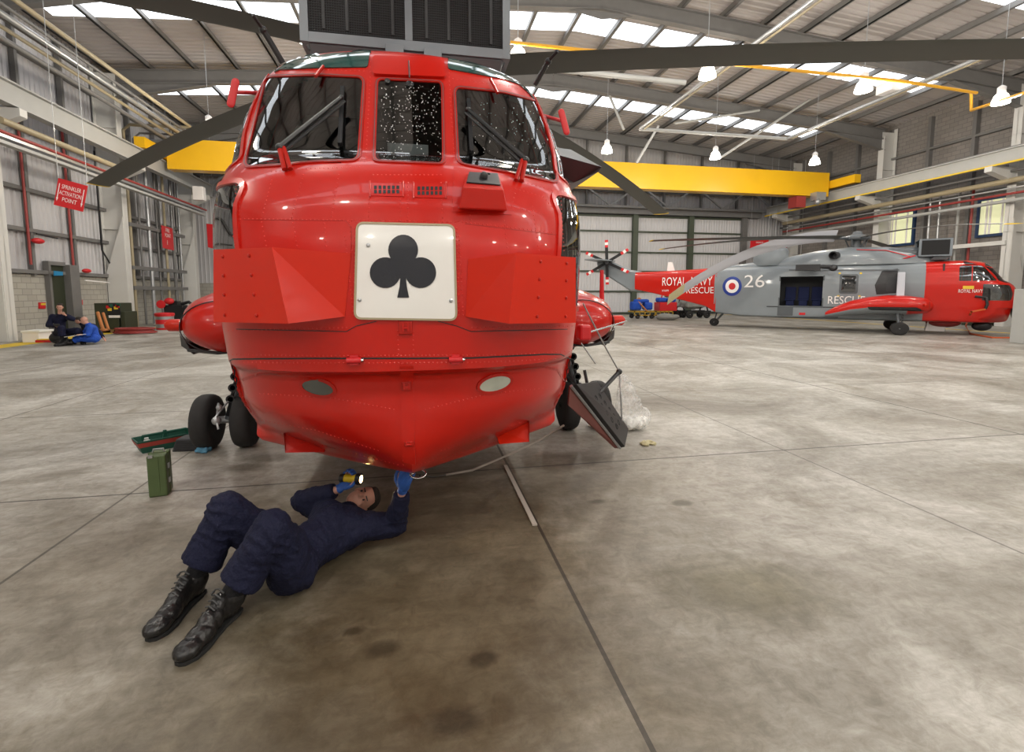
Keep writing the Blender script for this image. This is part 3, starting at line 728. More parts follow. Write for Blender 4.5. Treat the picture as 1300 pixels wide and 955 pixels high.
def slz(z): return [float(np.interp(z, _zz, _tb[k])) for k in range(4)]
ROWS = sorted(set(list(np.linspace(.545, .75, 16)) + list(np.linspace(.75, 3.18, 98)) + list(np.linspace(3.18, 3.36, 12))))
NQ = 120
Y1 = 2.75
# later sections: y, width scale, bottom z, top z
SEC = [(4.0, 1, .545, 3.36), (5.5, 1, .545, 3.36), (6.1, 1, .545, 3.36), (7.7, 1, .56, 3.36), (9.3, .97, .60, 3.34), (10.4, .90, .74, 3.32), (10.9, .80, 1.10, 3.30), (12.0, .64, 1.42, 3.26), (13.6, .44, 1.86, 3.20), (14.6, .33, 2.1, 3.18)]
def skin_point(z, q):
    F, W, L, n = slz(z); a = min(abs(q), 1.0) * math.pi / 2
    x = W * math.sin(a) ** (2 / n) * (1 if q >= 0 else -1); y = F + L * (1 - max(0.0, math.cos(a)) ** (2 / n))
    st = lambda v: max(0.0, min(1.0, v)) ** 2 * (3 - 2 * max(0.0, min(1.0, v)))
    y += .075 * st((1.250 - z) / .04) * st((z - .68) / .45) * st((.80 - abs(q)) / .05)      # the hollow of the bow door
    return x, y
cols = [('n', q) for q in np.sign(np.linspace(-1, 1, NQ + 1)) * np.abs(np.linspace(-1, 1, NQ + 1)) ** 1.25]
side = [('y', t) for t in np.linspace(0, 1, 30)[1:]]
def col_points():
    """columns ordered from the tail on -x, round the nose, to the tail on +x"""
    order = [('s', i, -1) for i in range(len(SEC) - 1, -1, -1)] + [('y', t, -1) for t in np.linspace(1, 0, 30)[:-1]] + [('n', q, 0) for _, q in cols] + [('y', t, 1) for t in np.linspace(0, 1, 30)[1:]] + [('s', i, 1) for i in range(len(SEC))]
    return order
ORD = col_points()
def gp(c, z):
    F, W, L, n = slz(z)
    if c[0] == 'n': x, y = skin_point(z, c[1]); return (x, y, z)
    if c[0] == 'y':
        y0 = F + L; y = y0 + (Y1 - y0) * c[1]; return (c[2] * W, y, z)
    y, ws, zb, zt = SEC[c[1]]
    return (c[2] * W * ws, y, zb + (z - .545) / (3.36 - .545) * (zt - zb))
G = [[Vector(gp(c, z)) for c in ORD] for z in ROWS]
NR, NC = len(ROWS), len(ORD)
# full skin for ray casting
_v = [p for r in G for p in r]; _f = [(i * NC + j, i * NC + j + 1, (i + 1) * NC + j + 1, (i + 1) * NC + j) for i in range(NR - 1) for j in range(NC - 1)]
BV = BVHTree.FromPolygons(_v, _f)
CAML = Vector((0, 0, H)) - HO
def hit(px, py):
    """the place on the helicopter skin (its own frame) seen at a pixel, and the outward normal"""
    for k in range(60):
        p, n, i, t = BV.ray_cast(CAML, Vector(ray(px, py)).normalized())
        if p is not None: break
        px += (518 - px) * .012; py += (330 - py) * .012
        d = None
    d = Vector(ray(px, py)).normalized()
    if p is None: return None, None
    if n.dot(d) > 0: n = -n
    return p, n
def rounded(poly, r, n=5):
    out = []; N = len(poly)
    for i in range(N):
        p = Vector(poly[i]); a = (Vector(poly[i - 1]) - p); b = (Vector(poly[(i + 1) % N]) - p)
        rr = min(r, a.length * .45, b.length * .45); pa = p + a.normalized() * rr; pb = p + b.normalized() * rr
        for k in range(n + 1):
            t = k / n; out.append(((1 - t) ** 2) * pa + 2 * t * (1 - t) * p + t * t * pb)
    return [(q.x, q.y) for q in out]
def dens(poly, step=4.0, closed=True):
    out = []; N = len(poly); rng = N if closed else N - 1
    for i in range(rng):
        a = Vector(poly[i]); b = Vector(poly[(i + 1) % N]); n = max(1, int((b - a).length / step))
        for k in range(n): out.append(tuple(a + (b - a) * k / n))
    if not closed: out.append(tuple(poly[-1]))
    return out
def inpoly(x, y, P):
    c = False; j = len(P) - 1
    for i in range(len(P)):
        if (P[i][1] > y) != (P[j][1] > y) and x < (P[j][0] - P[i][0]) * (y - P[i][1]) / (P[j][1] - P[i][1]) + P[i][0]: c = not c
        j = i
    return c
WPX = {'c': rounded([(478, 100), (562, 104), (564, 209), (474, 205)], 8),
       'l': rounded([(338, 97), (400, 95), (463, 98), (456, 204), (400, 206), (345, 211), (309, 213)], 10),
       'r': rounded([(576, 110), (640, 117), (688, 130), (709, 233), (660, 222), (581, 208)], 10)}
WYZ = {'upper': rounded([(1.07, 3.02), (1.16, 3.10), (1.72, 3.12), (1.80, 3.04), (1.80, 2.40), (.69, 2.40)], .06),
       'lower': rounded([(.34, 2.24), (1.12, 2.30), (1.12, 1.55), (.28, 1.55), (.22, 1.85)], .08)}
DOOR = (6.1, 7.7, 1.22, 2.72)
def cell_id(p):
    wp = p + HO
    if p.z > 2.2 and p.y < 1.65:
        x, y = project(wp)
        for k, P in WPX.items():
            if inpoly(x, y, P) and abs(p.x) < 1.1: return 'w_' + k
    if abs(p.x) > .78:
        for k, P in WYZ.items():
            if inpoly(p.y, p.z, P): return ('sl_' if p.x < 0 else 'sr_') + k
    return None
cells = {}; skin_f = []; skin_m = []
for i in range(NR - 1):
    for j in range(NC - 1):
        c = (G[i][j] + G[i][j + 1] + G[i + 1][j + 1] + G[i + 1][j]) / 4
        k = cell_id(c) if c.y < 2.4 else None
        f = (i * NC + j, i * NC + j + 1, (i + 1) * NC + j + 1, (i + 1) * NC + j)
        if k: cells.setdefault(k, []).append(f)
        elif c.x < 0 and DOOR[0] < c.y < DOOR[1] and DOOR[2] < c.z < DOOR[3]: continue      # the open cargo doorway
        else:
            y = c.y; skin_f.append(f)
            skin_m.append(0 if y < 2.95 else (1 if y < 10.4 else 0))
def fuselage(parent, mats):
    mb = MB(); mb.v = [tuple(p) for p in _v]; mb.f = list(skin_f); mb.mi = list(skin_m)
    # close the roof ridge, the keel and the tail
    for i in range(NC // 2):
        j = NC - 1 - i
        mb.f.append(((NR - 1) * NC + i, (NR - 1) * NC + i + 1, (NR - 1) * NC + j - 1, (NR - 1) * NC + j)); mb.mi.append(1 if 2.95 < _v[(NR - 1) * NC + i].y < 10.4 else 0)
        mb.f.append((i, i + 1, j - 1, j)); mb.mi.append(1 if 2.95 < _v[i].y < 10.4 else 0)
    me = bpy.data.meshes.new('fuselage'); me.from_pydata(mb.v, [], mb.f)
    for mm in mats: me.materials.append(mm)
    me.polygons.foreach_set('material_index', mb.mi); me.update()
    me.shade_smooth(); me.set_sharp_from_angle(angle=R(50))
    o = bpy.data.objects.new('fuselage', me); COL.objects.link(o); o.parent = parent
    return o
def patch_faces(keys, name, mt, parent, off=0.0):
    mb = MB(); idx = {}
    for k in keys:
        for f in cells.get(k, []):
            ff = []
            for v in f:
                if v not in idx: idx[v] = len(mb.v); mb.v.append(tuple(_v[v]))
                ff.append(idx[v])
            mb.f.append(tuple(ff)); mb.mi.append(0)
    return mb.build(name, mt, parent, smooth=60)
def ribbon(pts, nrm, w, h, mb, closed=True, center=True, lift=0.0):
    """flat strip of width w and thickness h lying on the skin along pts"""
    N = len(pts); A = []
    for i in range(N):
        a = pts[(i - 1) % N] if closed else pts[max(i - 1, 0)]; b = pts[(i + 1) % N] if closed else pts[min(i + 1, N - 1)]
        t = (b - a).normalized(); n = nrm[i]; s = t.cross(n).normalized(); c = pts[i] + n * lift
        if center: A.append((c - s * w / 2, c + s * w / 2, n))
        else: A.append((c, c + s * w, n))
    vs = []; 
    for a, b, n in A: vs += [a + n * -.004, b + n * -.004, b + n * h, a + n * h]
    fs = []; rng = N if closed else N - 1
    for i in range(rng):
        j = (i + 1) % N
        for k in range(4): k2 = (k + 1) % 4; fs.append((4 * i + k, 4 * i + k2, 4 * j + k2, 4 * j + k))
    mb.add(vs, fs); return mb
def skin_path(poly, closed=True, step=4.0):
    P, Nn = [], []
    for q in dens(poly, step, closed):
        p, n = hit(*q)
        if p is not None: P.append(p); Nn.append(n)
    return P, Nn
def yz_path(poly, sx, closed=True, step=.05):
    P, Nn = [], []
    for q in dens(poly, step, closed):
        p, n, i, t = BV.ray_cast(Vector((sx * 3, q[0], q[1])), Vector((-sx, 0, 0)))
        if p is not None:
            if n.x * sx < 0: n = -n
            P.append(p); Nn.append(n)
    return P, Nn
def skin_patch(poly, off, name, mt, parent, rings=8, th=0.0, smooth=50, center=None):
    """a panel lying on the skin, outline given by pixels of the straight view"""
    P = dens(poly, 3.0); c = Vector(center) if center else Vector((sum(p[0] for p in P) / len(P), sum(p[1] for p in P) / len(P))); mb = MB(); vs = []
    N = len(P)
    for k in range(rings, 0, -1):
        for p in P:
            q = c + (Vector(p) - c) * (k / rings); h_, n = hit(q.x, q.y); vs.append(h_ + n * off)
    h_, n = hit(c.x, c.y); vs.append(h_ + n * off); fs = []
    for k in range(rings - 1):
        for i in range(N): fs.append((k * N + i, k * N + (i + 1) % N, (k + 1) * N + (i + 1) % N, (k + 1) * N + i))
    for i in range(N): fs.append(((rings - 1) * N + i, (rings - 1) * N + (i + 1) % N, rings * N))
    b = len(vs)
    for p in P:
        h_, n = hit(*p); vs.append(h_ - n * .01)
    for i in range(N): fs.append((i, (i + 1) % N, b + (i + 1) % N, b + i))
    mb.add(vs, fs); return mb.build(name, mt, parent, smooth=smooth)
def rivets(lines, parent, step=5.2, r=.0048, name='rivets', mk='red_rivet'):
    mb = MB()
    for ln in lines:
        pts = dens(ln, step, False)
        for q in pts:
            p, n = hit(*q)
            if p is None: continue
            a = n.orthogonal().normalized(); b = n.cross(a); vs = [p + (a * math.cos(k * math.pi / 3) + b * math.sin(k * math.pi / 3)) * r for k in range(6)] + [p + n * r * .7]
            mb.add(vs, [(k, (k + 1) % 6, 6) for k in range(6)])
    o = mb.build(name, M[mk], parent); o['kind'] = 'stuff'; return o

def airfoil_blade(parent, az, r0, r1, z0, droop, chord, name, mt, tipmt, pitch=6, sweep=0.0, tipw=.35, seg=18, parent_loc=(0, 0, 0)):
    """one main blade from the hub; az in degrees from +x towards +y"""
    a = R(az); d = Vector((math.cos(a), math.sin(a), 0)); s = Vector((-math.sin(a), math.cos(a), 0)); mb = MB(); prof = []
    for t in np.linspace(0, 1, 11): prof.append((t, .055 * math.sqrt(max(0, t)) * (1 - t) * 2.4))
    ring = [(t, y) for t, y in prof] + [(t, -y * .55) for t, y in reversed(prof[1:-1])]
    def sec(k0, k1, mb):
        vs = []; ks = np.linspace(k0, k1, seg); n = len(ring)
        for k in ks:
            rr = r0 + (r1 - r0) * k; zz = z0 - droop * k * k; tilt = 2 * droop * k / (r1 - r0)
            nz = Vector((0, 0, 1)) ; o = Vector(parent_loc) + d * rr + Vector((0, 0, zz))
            tw = R(pitch * (1 - .7 * k)) if pitch < 40 else R(pitch)
            for t, y in ring:
                x = (t - .3) * chord; yy = y * chord
                o2 = o + s * (x * math.cos(tw) - yy * math.sin(tw)) + nz * (x * math.sin(tw) + yy * math.cos(tw)); vs.append(o2)
        fs = [(i * n + j, i * n + (j + 1) % n, (i + 1) * n + (j + 1) % n, (i + 1) * n + j) for i in range(seg - 1) for j in range(n)]
        fs += [tuple(range(n)), tuple((seg - 1) * n + j for j in range(n))]; mb.add(vs, fs)
    kt = 1 - tipw / (r1 - r0)
    sec(0, kt, mb); o = mb.build(name, mt, parent, smooth=40)
    t_ = MB(); sec(kt, 1, t_); t_.build('blade_tip', tipmt, o, smooth=40)
    c = MB(); e = Vector(parent_loc); c.tube([e + d * .35 + Vector((0, 0, z0)), e + d * (r0 + .05) + Vector((0, 0, z0))], [.07, .06], 10); c.build('blade_cuff', M['hgrey_dk'], o)
    return o
def wheel(parent, c, r, w, axis=(1, 0, 0)):
    c = Vector(c)
    o = MB().lathe([(r * .55, -w * .5), (r * .8, -w * .5), (r * .93, -w * .42), (r * .99, -w * .25), (r, -w * .08), (r, w * .08), (r * .99, w * .25), (r * .93, w * .42), (r * .8, w * .5), (r * .55, w * .5)], c, axis, 32).build('wheel', M['rubber'], parent, smooth=50)
    MB().lathe([(.03, -w * .5), (r * .3, -w * .44), (r * .5, -w * .38), (r * .57, -w * .47), (r * .57, w * .47), (r * .5, w * .38), (r * .3, w * .44), (.03, w * .5)], c, axis, 24).build('wheel_hub', M['galv'], o, smooth=40)
    g = MB()
    for q in (-.3, -.15, 0, .15, .3): g.lathe([(r * .985, w * q - .004), (r * 1.004, w * q - .003), (r * 1.004, w * q + .003), (r * .985, w * q + .004)], c, axis, 32)
    return o
def sponson(parent, sx, gy, mats, kz=1.0):
    """float shaped sponson: lofted ellipse sections along the fuselage"""
    st = [(-1.0, 1.34, .02, .02), (-.97, 1.34, .17, .12), (-.85, 1.345, .32, .22), (-.6, 1.36, .43, .29), (-.2, 1.37, .49, .335), (.4, 1.38, .50, .345), (1.0, 1.33, .47, .32), (1.6, 1.21, .38, .27), (2.1, 1.03, .24, .19), (2.45, .88, .08, .08)]; st = [(a, b - (kz - 1) * .1, c, d * kz) for a, b, c, d in st]
    mb = MB(); n = 32; vs = []
    for (dy, zc, rx, rz) in st:
        for k in range(n):
            a = 2 * math.pi * k / n; ca, sa = math.cos(a), math.sin(a)
            x = rx * abs(ca) ** .9 * (1 if ca >= 0 else -1); z = rz * abs(sa) ** .85 * (1 if sa > 0 else -1)
            if sa < 0: z *= 1.0 - .25 * abs(ca)
            vs.append((sx * 1.68 + x, gy + dy, zc + z))
    fs = []; mi = []
    for i in range(len(st) - 1):
        for k in range(n):
            k2 = (k + 1) % n; fs.append((i * n + k, i * n + k2, (i + 1) * n + k2, (i + 1) * n + k)); zc = (vs[fs[-1][0]][2] + vs[fs[-1][2]][2]) / 2
            mi.append(1 if (k >= n / 2 and st[i][1] - zc > st[i][3] * .35 and i > 3) else 0)
    fs += [tuple(range(n)), tuple((len(st) - 1) * n + k for k in range(n))]; mi += [0, 0]
    mb.v = vs; mb.f = fs; mb.mi = mi
    o = mb.build('sponson', mats, parent, smooth=45)
    # chine strip, nav lamp, seam
    c = MB(); c.prism([(sx * 2.02, gy - .62, 1.08), (sx * 2.17, gy - .5, 1.15), (sx * 2.20, gy - .45, 1.26), (sx * 2.08, gy - .6, 1.18)], (0, 1.5, 0)); c.tube([(sx * 1.45, gy - .78, 1.13), (sx * 1.75, gy - .8, 1.11), (sx * 2.06, gy - .62, 1.12)], .016, 8); c.build('chine_strip', M['black'], o)
    s_ = MB(); ring = []
    for k in range(40):
        a = 2 * math.pi * k / 40; ring.append(Vector((sx * 1.68 + .345 * math.cos(a), gy - .845, 1.345 + .235 * math.sin(a))))
    s_.tube(ring + [ring[0]], .005, 6, False); s_.build('seam', M['black'], o)
    MB().lathe([(.05, 0), (.055, .02), (.055, .10), (.03, .13)], (sx * 2.06, gy - .72, 1.36), (sx, 0, 0), 16).build('lamp_housing', M['red_flap'], o, smooth=40)
    return o
def gear(parent, sx, gy):
    g = empty('landing_gear', (0, 0, 0)); g.parent = parent
    MB().tube([(sx * 1.72, gy + .1, 1.15), (sx * 1.97, gy, .30)], [.06, .05], 12).build('oleo_leg', M['hgrey_dk'], g, smooth=40)
    MB().tube([(sx * 1.45, gy + .1, 1.08), (sx * 1.86, gy, .55)], .03, 8).build('brace', M['black'], g)
    b = MB()
    for k in range(5):
        t0 = k / 5; p = Vector((sx * (1.80 + .14 * t0), gy - .09, 1.02 - .6 * t0)); b.lathe([(.045, 0), (.045, .02), (.028, .02), (.028, 0), (.045, 0)], p, (0, -1, 0), 12)
    b.tube([(sx * 1.78, gy - .07, 1.05), (sx * 1.96, gy - .07, .36)], .018, 8); b.build('torque_link', M['black'], g)
    MB().tube([(sx * 1.78, gy, .30), (sx * 2.26, gy, .30)], .04, 10).build('axle', M['galv'], g)
    h_ = MB(); h_.tube([(sx * 1.93, gy - .12, .52), (sx * 1.99, gy - .30, .40), (sx * 1.96, gy - .32, .28)], .012, 6); h_.tube([(sx * 2.03, gy - .1, .5), (sx * 2.0, gy - .26, .34)], .012, 6)
    h_.ell((sx * 1.99, gy - .28, .36), .045).ell((sx * 1.95, gy - .3, .5), .03); h_.build('brake_line', M['galv'], g, smooth=50)
    for q in (-.19, .19): wheel(g, (sx * 1.99 + q, gy, .29), .29, .19)
    return g
def box_intake(parent, y0, y1, hw, z0, z1, detail=True):
    g = empty('intake_guard', (0, 0, 0)); g.parent = parent
    b = MB(); t = .075
    b.bx(-hw, -hw + t, y0, y0 + .08, z0, z1).bx(hw - t, hw, y0, y0 + .08, z0, z1).bx(-hw + t, hw - t, y0 + .004, y0 + .06, z0, z0 + .09).bx(-hw + t, hw - t, y0 + .004, y0 + .06, z1 - .09, z1).bx(-.035, .035, y0 + .002, y0 + .062, z0 + .09, z1 - .09)
    for sx in (-hw, hw - .04): b.bx(sx, sx + .04, y1 - .08, y1, z0, z1).bx(sx, sx + .04, y0 + .08, y1 - .08, z0, z0 + .07).bx(sx, sx + .04, y0 + .08, y1 - .08, z1 - .07, z1)
    b.bx(-hw, hw, y0, y1, z1 - .02, z1).bx(-hw, hw, y0 + .2, y1, z0, z0 + .02); b.build('guard_frame', M['frame_grey'], g)
    [MB().bx(q - .009, q + .009, y0 + .08, y1 - .08, z0 + .07, z1 - .07).build('side_mesh', M['mesh'], g) for q in (-hw + .021, hw - .021)]
    m_ = MB()
    for s0, s1 in ((-hw + t, -.035), (.035, hw - t)):
        m_.bx(s0, s1, y0 + .03, y0 + .05, z0 + .09, z1 - .09)
    m_.build('guard_mesh', M['mesh'], g)
    rb = MB(); n = 4
    for s0, s1 in ((-hw + t, -.035), (.035, hw - t)):
        for k in range(1, n + 1):
            x = s0 + (s1 - s0) * (k - .35) / (n + .2); rb.bx(x - .014, x + .014, y0 + .012, y0 + .03, z0 + .13, z1 - .09)
        # lozenge lattice
        if detail:
            nx = int((s1 - s0) / .022)
            for i in range(nx):
                x = s0 + (i + .5) * (s1 - s0) / nx; rb.bx(x - .0022, x + .0022, y0 + .022, y0 + .030, z0 + .09, z1 - .09)
            for i in range(int((z1 - z0 - .18) / .022)):
                z = z0 + .09 + i * .022; rb.bx(s0, s1, y0 + .022, y0 + .030, z - .0022, z + .0022)
    rb.build('guard_lattice', M['hgrey_dk'] if not detail else M['darkint'], g)
    lo = MB(); lo.prism([(-hw + .06, y0 + .02, z0), (hw - .06, y0 + .02, z0), (hw - .1, y0 + .12, z0 - .16), (-hw + .1, y0 + .12, z0 - .16)], (0, .5, 0)); lo.build('guard_shroud', M['hgrey_dk'], g, bevel=.02)
    lg = MB()
    pass
    for x in (-.22, .14): MB().bx(x, x + .17, y0 - .03, y0 + .0, z0 - .22, z0 + .03).build('guard_bracket', M['frame_grey'], g, bevel=.004)
    return g

def helicopter(name, near):
    root = empty(name)
    fu = fuselage(root, [M['red'], M['hgrey']])
    # glazing
    for k, nm in (('w_c', 'windscreen_pane'), ('w_l', 'windscreen_pane'), ('w_r', 'windscreen_pane')): patch_faces([k], nm, M['wscreen'], root)
    for k in ('sl_upper', 'sr_upper', 'sl_lower', 'sr_lower'): patch_faces([k], 'side_window', M['swindow'], root)
    for k in ('c', 'l', 'r'):
        P, N_ = skin_path(WPX[k], True, 3.0); mb = MB(); ribbon(P, N_, .022, .006, mb, lift=.001); mb.build('window_frame', M['red_dk'] if near else M['red'], root, smooth=40)
        mb = MB(); ribbon(P, N_, .004, .0075, mb, lift=.001); mb.build('window_seal', M['hgrey_dk'], root)
    for sx in (-1, 1):
        for k in ('upper', 'lower'):
            P, N_ = yz_path(WYZ[k], sx); mb = MB(); ribbon(P, N_, .034, .010, mb); mb.build('window_frame', M['red'], root, smooth=40)
        P, N_ = yz_path([(1.42, 3.1), (1.42, 2.38)], sx, False); mb = MB(); ribbon(P, N_, .03, .012, mb, closed=False); mb.build('window_mullion', M['red'], root)
    # cockpit lining, seats and panel
    ln = MB()
    ln.bx(-1.06, 1.06, 2.2, 2.25, .9, 3.2).bx(-1.02, 1.02, .75, 2.2, 1.30, 1.34).bx(-.9, .9, .55, .62, 1.3, 1.5); ln.build('bulkhead', M['darkint'], root)
    d = MB(); d.prism([(-.85, .62, 2.30), (-.85, .95, 2.45), (-.85, 1.05, 2.40), (-.85, 1.0, 1.9), (-.85, .9, 1.9)], (1.7, 0, 0)); d.bx(-.17, .17, 1.0, 1.5, 1.34, 2.0); d.build('instrument_panel', M['panelgrey'], root, bevel=.02)
    op = MB(); op.bx(-.22, .22, 1.15, 1.9, 3.08, 3.16); op.bx(-.2, .2, .78, .80, 2.44, 2.52); op.build('overhead_panel', M['panelgrey'], root, bevel=.01)
    for x in (-.52, .52):
        s_ = MB(); s_.bx(x - .26, x + .26, 1.45, 1.9, 1.75, 1.88).bx(x - .25, x + .25, 1.85, 1.97, 1.85, 2.62).bx(x - .14, x + .14, 1.86, 1.95, 2.62, 2.82); s_.bx(x - .2, x + .2, 1.5, 1.85, 1.34, 1.75); s_.build('pilot_seat', M['seat'], root, bevel=.04)
        s_ = MB(); s_.tube([(x, 1.25, 1.34), (x, 1.2, 1.8), (x + .03, 1.22, 2.05)], .018, 8); s_.build('control_stick', M['black'], root)
    # green tinted roof panes
    for P in ([(345, 90), (370, 72), (420, 62), (471, 60), (467, 86), (400, 87)], [(568, 88), (570, 64), (620, 70), (660, 84), (694, 108), (684, 117), (640, 101)]):
        skin_patch(rounded(P, 4, 3), .007, 'roof_window', M['greenglass'], root, rings=4)
    # cargo cabin seen through the open doorway
    cb = MB(); d0, d1, d2, d3 = DOOR
    cb.bx(-1.12, .35, d0 - .6, d1 + .5, d2 - .06, d2 - .01).bx(.35, .4, d0 - .6, d1 + .5, d2, d3 + .1).bx(-1.0, .35, d0 - .65, d0 - .6, d2, d3 + .1).bx(-1.0, .35, d1 + .5, d1 + .55, d2, d3 + .1).bx(-.95, .35, d0 - .6, d1 + .5, d3 + .03, d3 + .08)
    cb.build('cabin_lining', M['darkint'], root)
    for q in range(3):
        y = d0 + .02 + q * .52; MB().bx(-.15, .25, y, y + .42, d2 + .28, d2 + .36).bx(.2, .3, y, y + .42, d2 + .36, d2 + 1.0).bx(-.1, .2, y + .05, y + .37, d2, d2 + .28).build('cabin_seat', M['seatblue'], root, bevel=.02)
    MB().bx(-1.135, -1.10, d0 - .05, d0, d2 - .05, d3 + .05).bx(-1.135, -1.10, d1, d1 + .05, d2 - .05, d3 + .05).bx(-1.135, -1.10, d0, d1, d2 - .05, d2).build('door_sill', M['hgrey_dk'], root)
    # engine deck, nacelles and intake guard
    GZ0, GZ1 = (3.98, 4.95) if near else (3.70, 4.45)
    iy = 2.55 if near else 2.0
    if near: box_intake(root, iy, iy + 1.1, .99, GZ0, GZ1, True)
    else: box_intake(root, iy, iy + 1.0, .85, GZ0 - .15, GZ1 - .1, False)
    dk = MB(); n = 24; st = [(2.0, .25, .12), (2.6, .62, .42), (3.2, .86, .72), (4.0, .95, .86), (5.2, .95, .92), (6.4, .84, .80), (7.6, .6, .52), (9.4, .34, .25), (10.6, .18, .10)]; vs = []
    for (y, wx, hz) in st:
        for k in range(n + 1):
            a = math.pi * k / n; vs.append((wx * math.cos(a) * (1 if abs(math.cos(a)) < .8 else 1), y, 3.26 + hz * math.sin(a) ** .7))
    m_ = n + 1; fs = [(i * m_ + k, i * m_ + k + 1, (i + 1) * m_ + k + 1, (i + 1) * m_ + k) for i in range(len(st) - 1) for k in range(n)] + [(i * m_, (i + 1) * m_, (i + 1) * m_ + n, i * m_ + n) for i in range(len(st) - 1)] + [tuple(range(m_)), tuple((len(st) - 1) * m_ + k for k in range(m_))]
    dk.add(vs, fs); dk.build('engine_cowling', M['hgrey'] if not near else M['hgrey_dk'], root, smooth=50)
    for sx in (-1, 1):
        MB().lathe([(.12, -.02), (.26, .0), (.30, .1), (.31, .5), (.30, 1.3), (.22, 1.7)], (sx * .42, 2.95, 3.72), (0, 1, 0), 20).build('engine_nacelle', M['hgrey_dk'], root, smooth=50)
        MB().lathe([(.17, 0), (.19, .28), (.14, .3), (.12, 0)], (sx * .86, 5.7, 3.75), (sx, .35, 0), 16).build('exhaust_pipe', M['black'], root, smooth=40)
    # rotor
    hy, hz = 5.0, (4.9 if near else 4.62)
    rt = empty('rotor', (0, 0, 0)); rt.parent = root
    MB().lathe([(.30, 0), (.22, .3), (.16, .5), (.16, .8)], (0, hy, hz - .75), (0, 0, 1), 20).build('mast', M['hgrey_dk'], rt, smooth=40)
    hb = MB().lathe([(.42, -.10), (.48, -.04), (.48, .04), (.42, .10), (.2, .16), (.16, .3), (.05, .34)], (0, hy, hz), (0, 0, 1), 20)
    for k in range(5): a = R(72 * k); hb.tube([(0, hy, hz - .45), (.3 * math.cos(a), hy + .3 * math.sin(a), hz - .42), (.42 * math.cos(a + .2), hy + .42 * math.sin(a + .2), hz - .05)], .03, 6)
    hb.build('rotor_head', M['hgrey_dk'], rt, smooth=40)
    azs = NEAR_BLADES if near else FAR_BLADES
    for bl in azs:
        az, dr, mk, pit = bl[:4]; ch = bl[5] if len(bl) > 5 else .46
        airfoil_blade(rt, az, .9, bl[4] if len(bl) > 4 else 9.3, hz, dr, ch, 'rotor_blade', M[mk], M['yline'] if mk == 'blade' else M['crumple'], pitch=pit, parent_loc=(0, hy, 0), tipw=.06 if mk == 'blade' else .7)
    # tail: pylon, stabiliser, tail rotor, tail wheel
    tp = MB(); py = [(14.3, 1.98), (14.9, 2.0), (16.8, 3.35), (16.95, 3.9), (16.4, 4.12), (15.0, 3.36), (14.3, 3.22)]; tp.prism([(-.15, y, z) for y, z in py], (.3, 0, 0)); tp.build('tail_pylon', M['hgrey'], root, bevel=.1, smooth=50)
    MB().prism([(-.1, 15.8, 3.9), (-1.9, 16.35, 3.94), (-1.9, 16.95, 3.94), (-.1, 16.9, 3.9)], (0, 0, .08)).build('stabiliser', M['hgrey'], root, bevel=.03)
    tr = empty('tail_rotor', (0, 0, 0)); tr.parent = root
    MB().lathe([(.14, 0), (.16, .1), (.1, .3), (.04, .34)], (-.15 if True else 0, 16.2, 3.85), (-1, 0, 0), 14).build('rotor_hub', M['hgrey_dk'], tr, smooth=40)
    for k in range(6):
        a = R(60 * k + 28); c = Vector((-.42, 16.2, 3.85)); dd = Vector((0, math.cos(a), math.sin(a))); ss = Vector((0, -math.sin(a), math.cos(a)))
        bb = MB()
        def bar_(r0, r1): bb.prism([c + dd * r0 - ss * .085, c + dd * r1 - ss * .085, c + dd * r1 + ss * .085, c + dd * r0 + ss * .085], (.03, 0, 0))
        bar_(.12, 1.08); tb = bb.build('tail_blade', M['black'], tr)
        for i, (r0, r1, mk) in enumerate(((.95, 1.1, 'sign_red'), (1.1, 1.27, 'sign_white'), (1.27, 1.42, 'sign_red'))):
            bb = MB(); c = Vector((-.421, 16.2, 3.85)); bb.prism([c + dd * r0 - ss * .088, c + dd * r1 - ss * .088, c + dd * r1 + ss * .088, c + dd * r0 + ss * .088], (.034, 0, 0)); bb.build('blade_band', M[mk], tb)
    ty = 10.6 if not near else 10.2
    tg = empty('tail_gear', (0, 0, 0)); tg.parent = root
    MB().tube([(0, ty - .55, .95), (0, ty - .05, .24)], .05, 10).tube([(0, ty - .1, .75), (0, ty, .26)], .035, 8).build('tail_leg', M['hgrey_dk'], tg); wheel(tg, (0, ty, .22), .22, .15)
    # sponsons and undercarriage
    gy = 3.10 if near else 3.5
    for sx in (-1, 1):
        sponson(root, sx, gy, [M['red'], M['red'] if near else M['hgrey']], 1.0 if near else 1.28); gear(root, sx, gy)
        MB().prism([(sx * 1.50, gy - .12, 1.62), (sx * 1.50, gy + .14, 1.62), (sx * 1.16, gy + .12, 2.85), (sx * 1.16, gy - .12, 2.85)], (sx * .1, 0, 0)).build('sponson_strut', M['hgrey'] if near else M['blade_lt'], root, bevel=.03)
        MB().bx(sx * 1.05, sx * 1.4, gy - .5, gy + 1.2, 1.25, 1.45).build('sponson_arm', M['red'] if near else M['hgrey'], root, bevel=.04)
    return root

NEAR_BLADES = [(201, 1.0, 'blade', 0), (343, .20, 'blade', -13), (141, .75, 'blade', 2), (40, .95, 'blade', 2), (272, .9, 'blade', 4)]
FAR_BLADES = [(128, .15, 'blade', 16), (134, .65, 'blade', 14), (120, 3.2, 'blade_lt', 62, 8.0, .62), (200, .6, 'blade', 4), (344, .6, 'blade', 4)]
# ------------------------------------------------------------------ the near helicopter
near = helicopter('helicopter', True); near.location = HO
tag(near, 'red nosed rescue helicopter facing the viewer with a club emblem', 'helicopter')
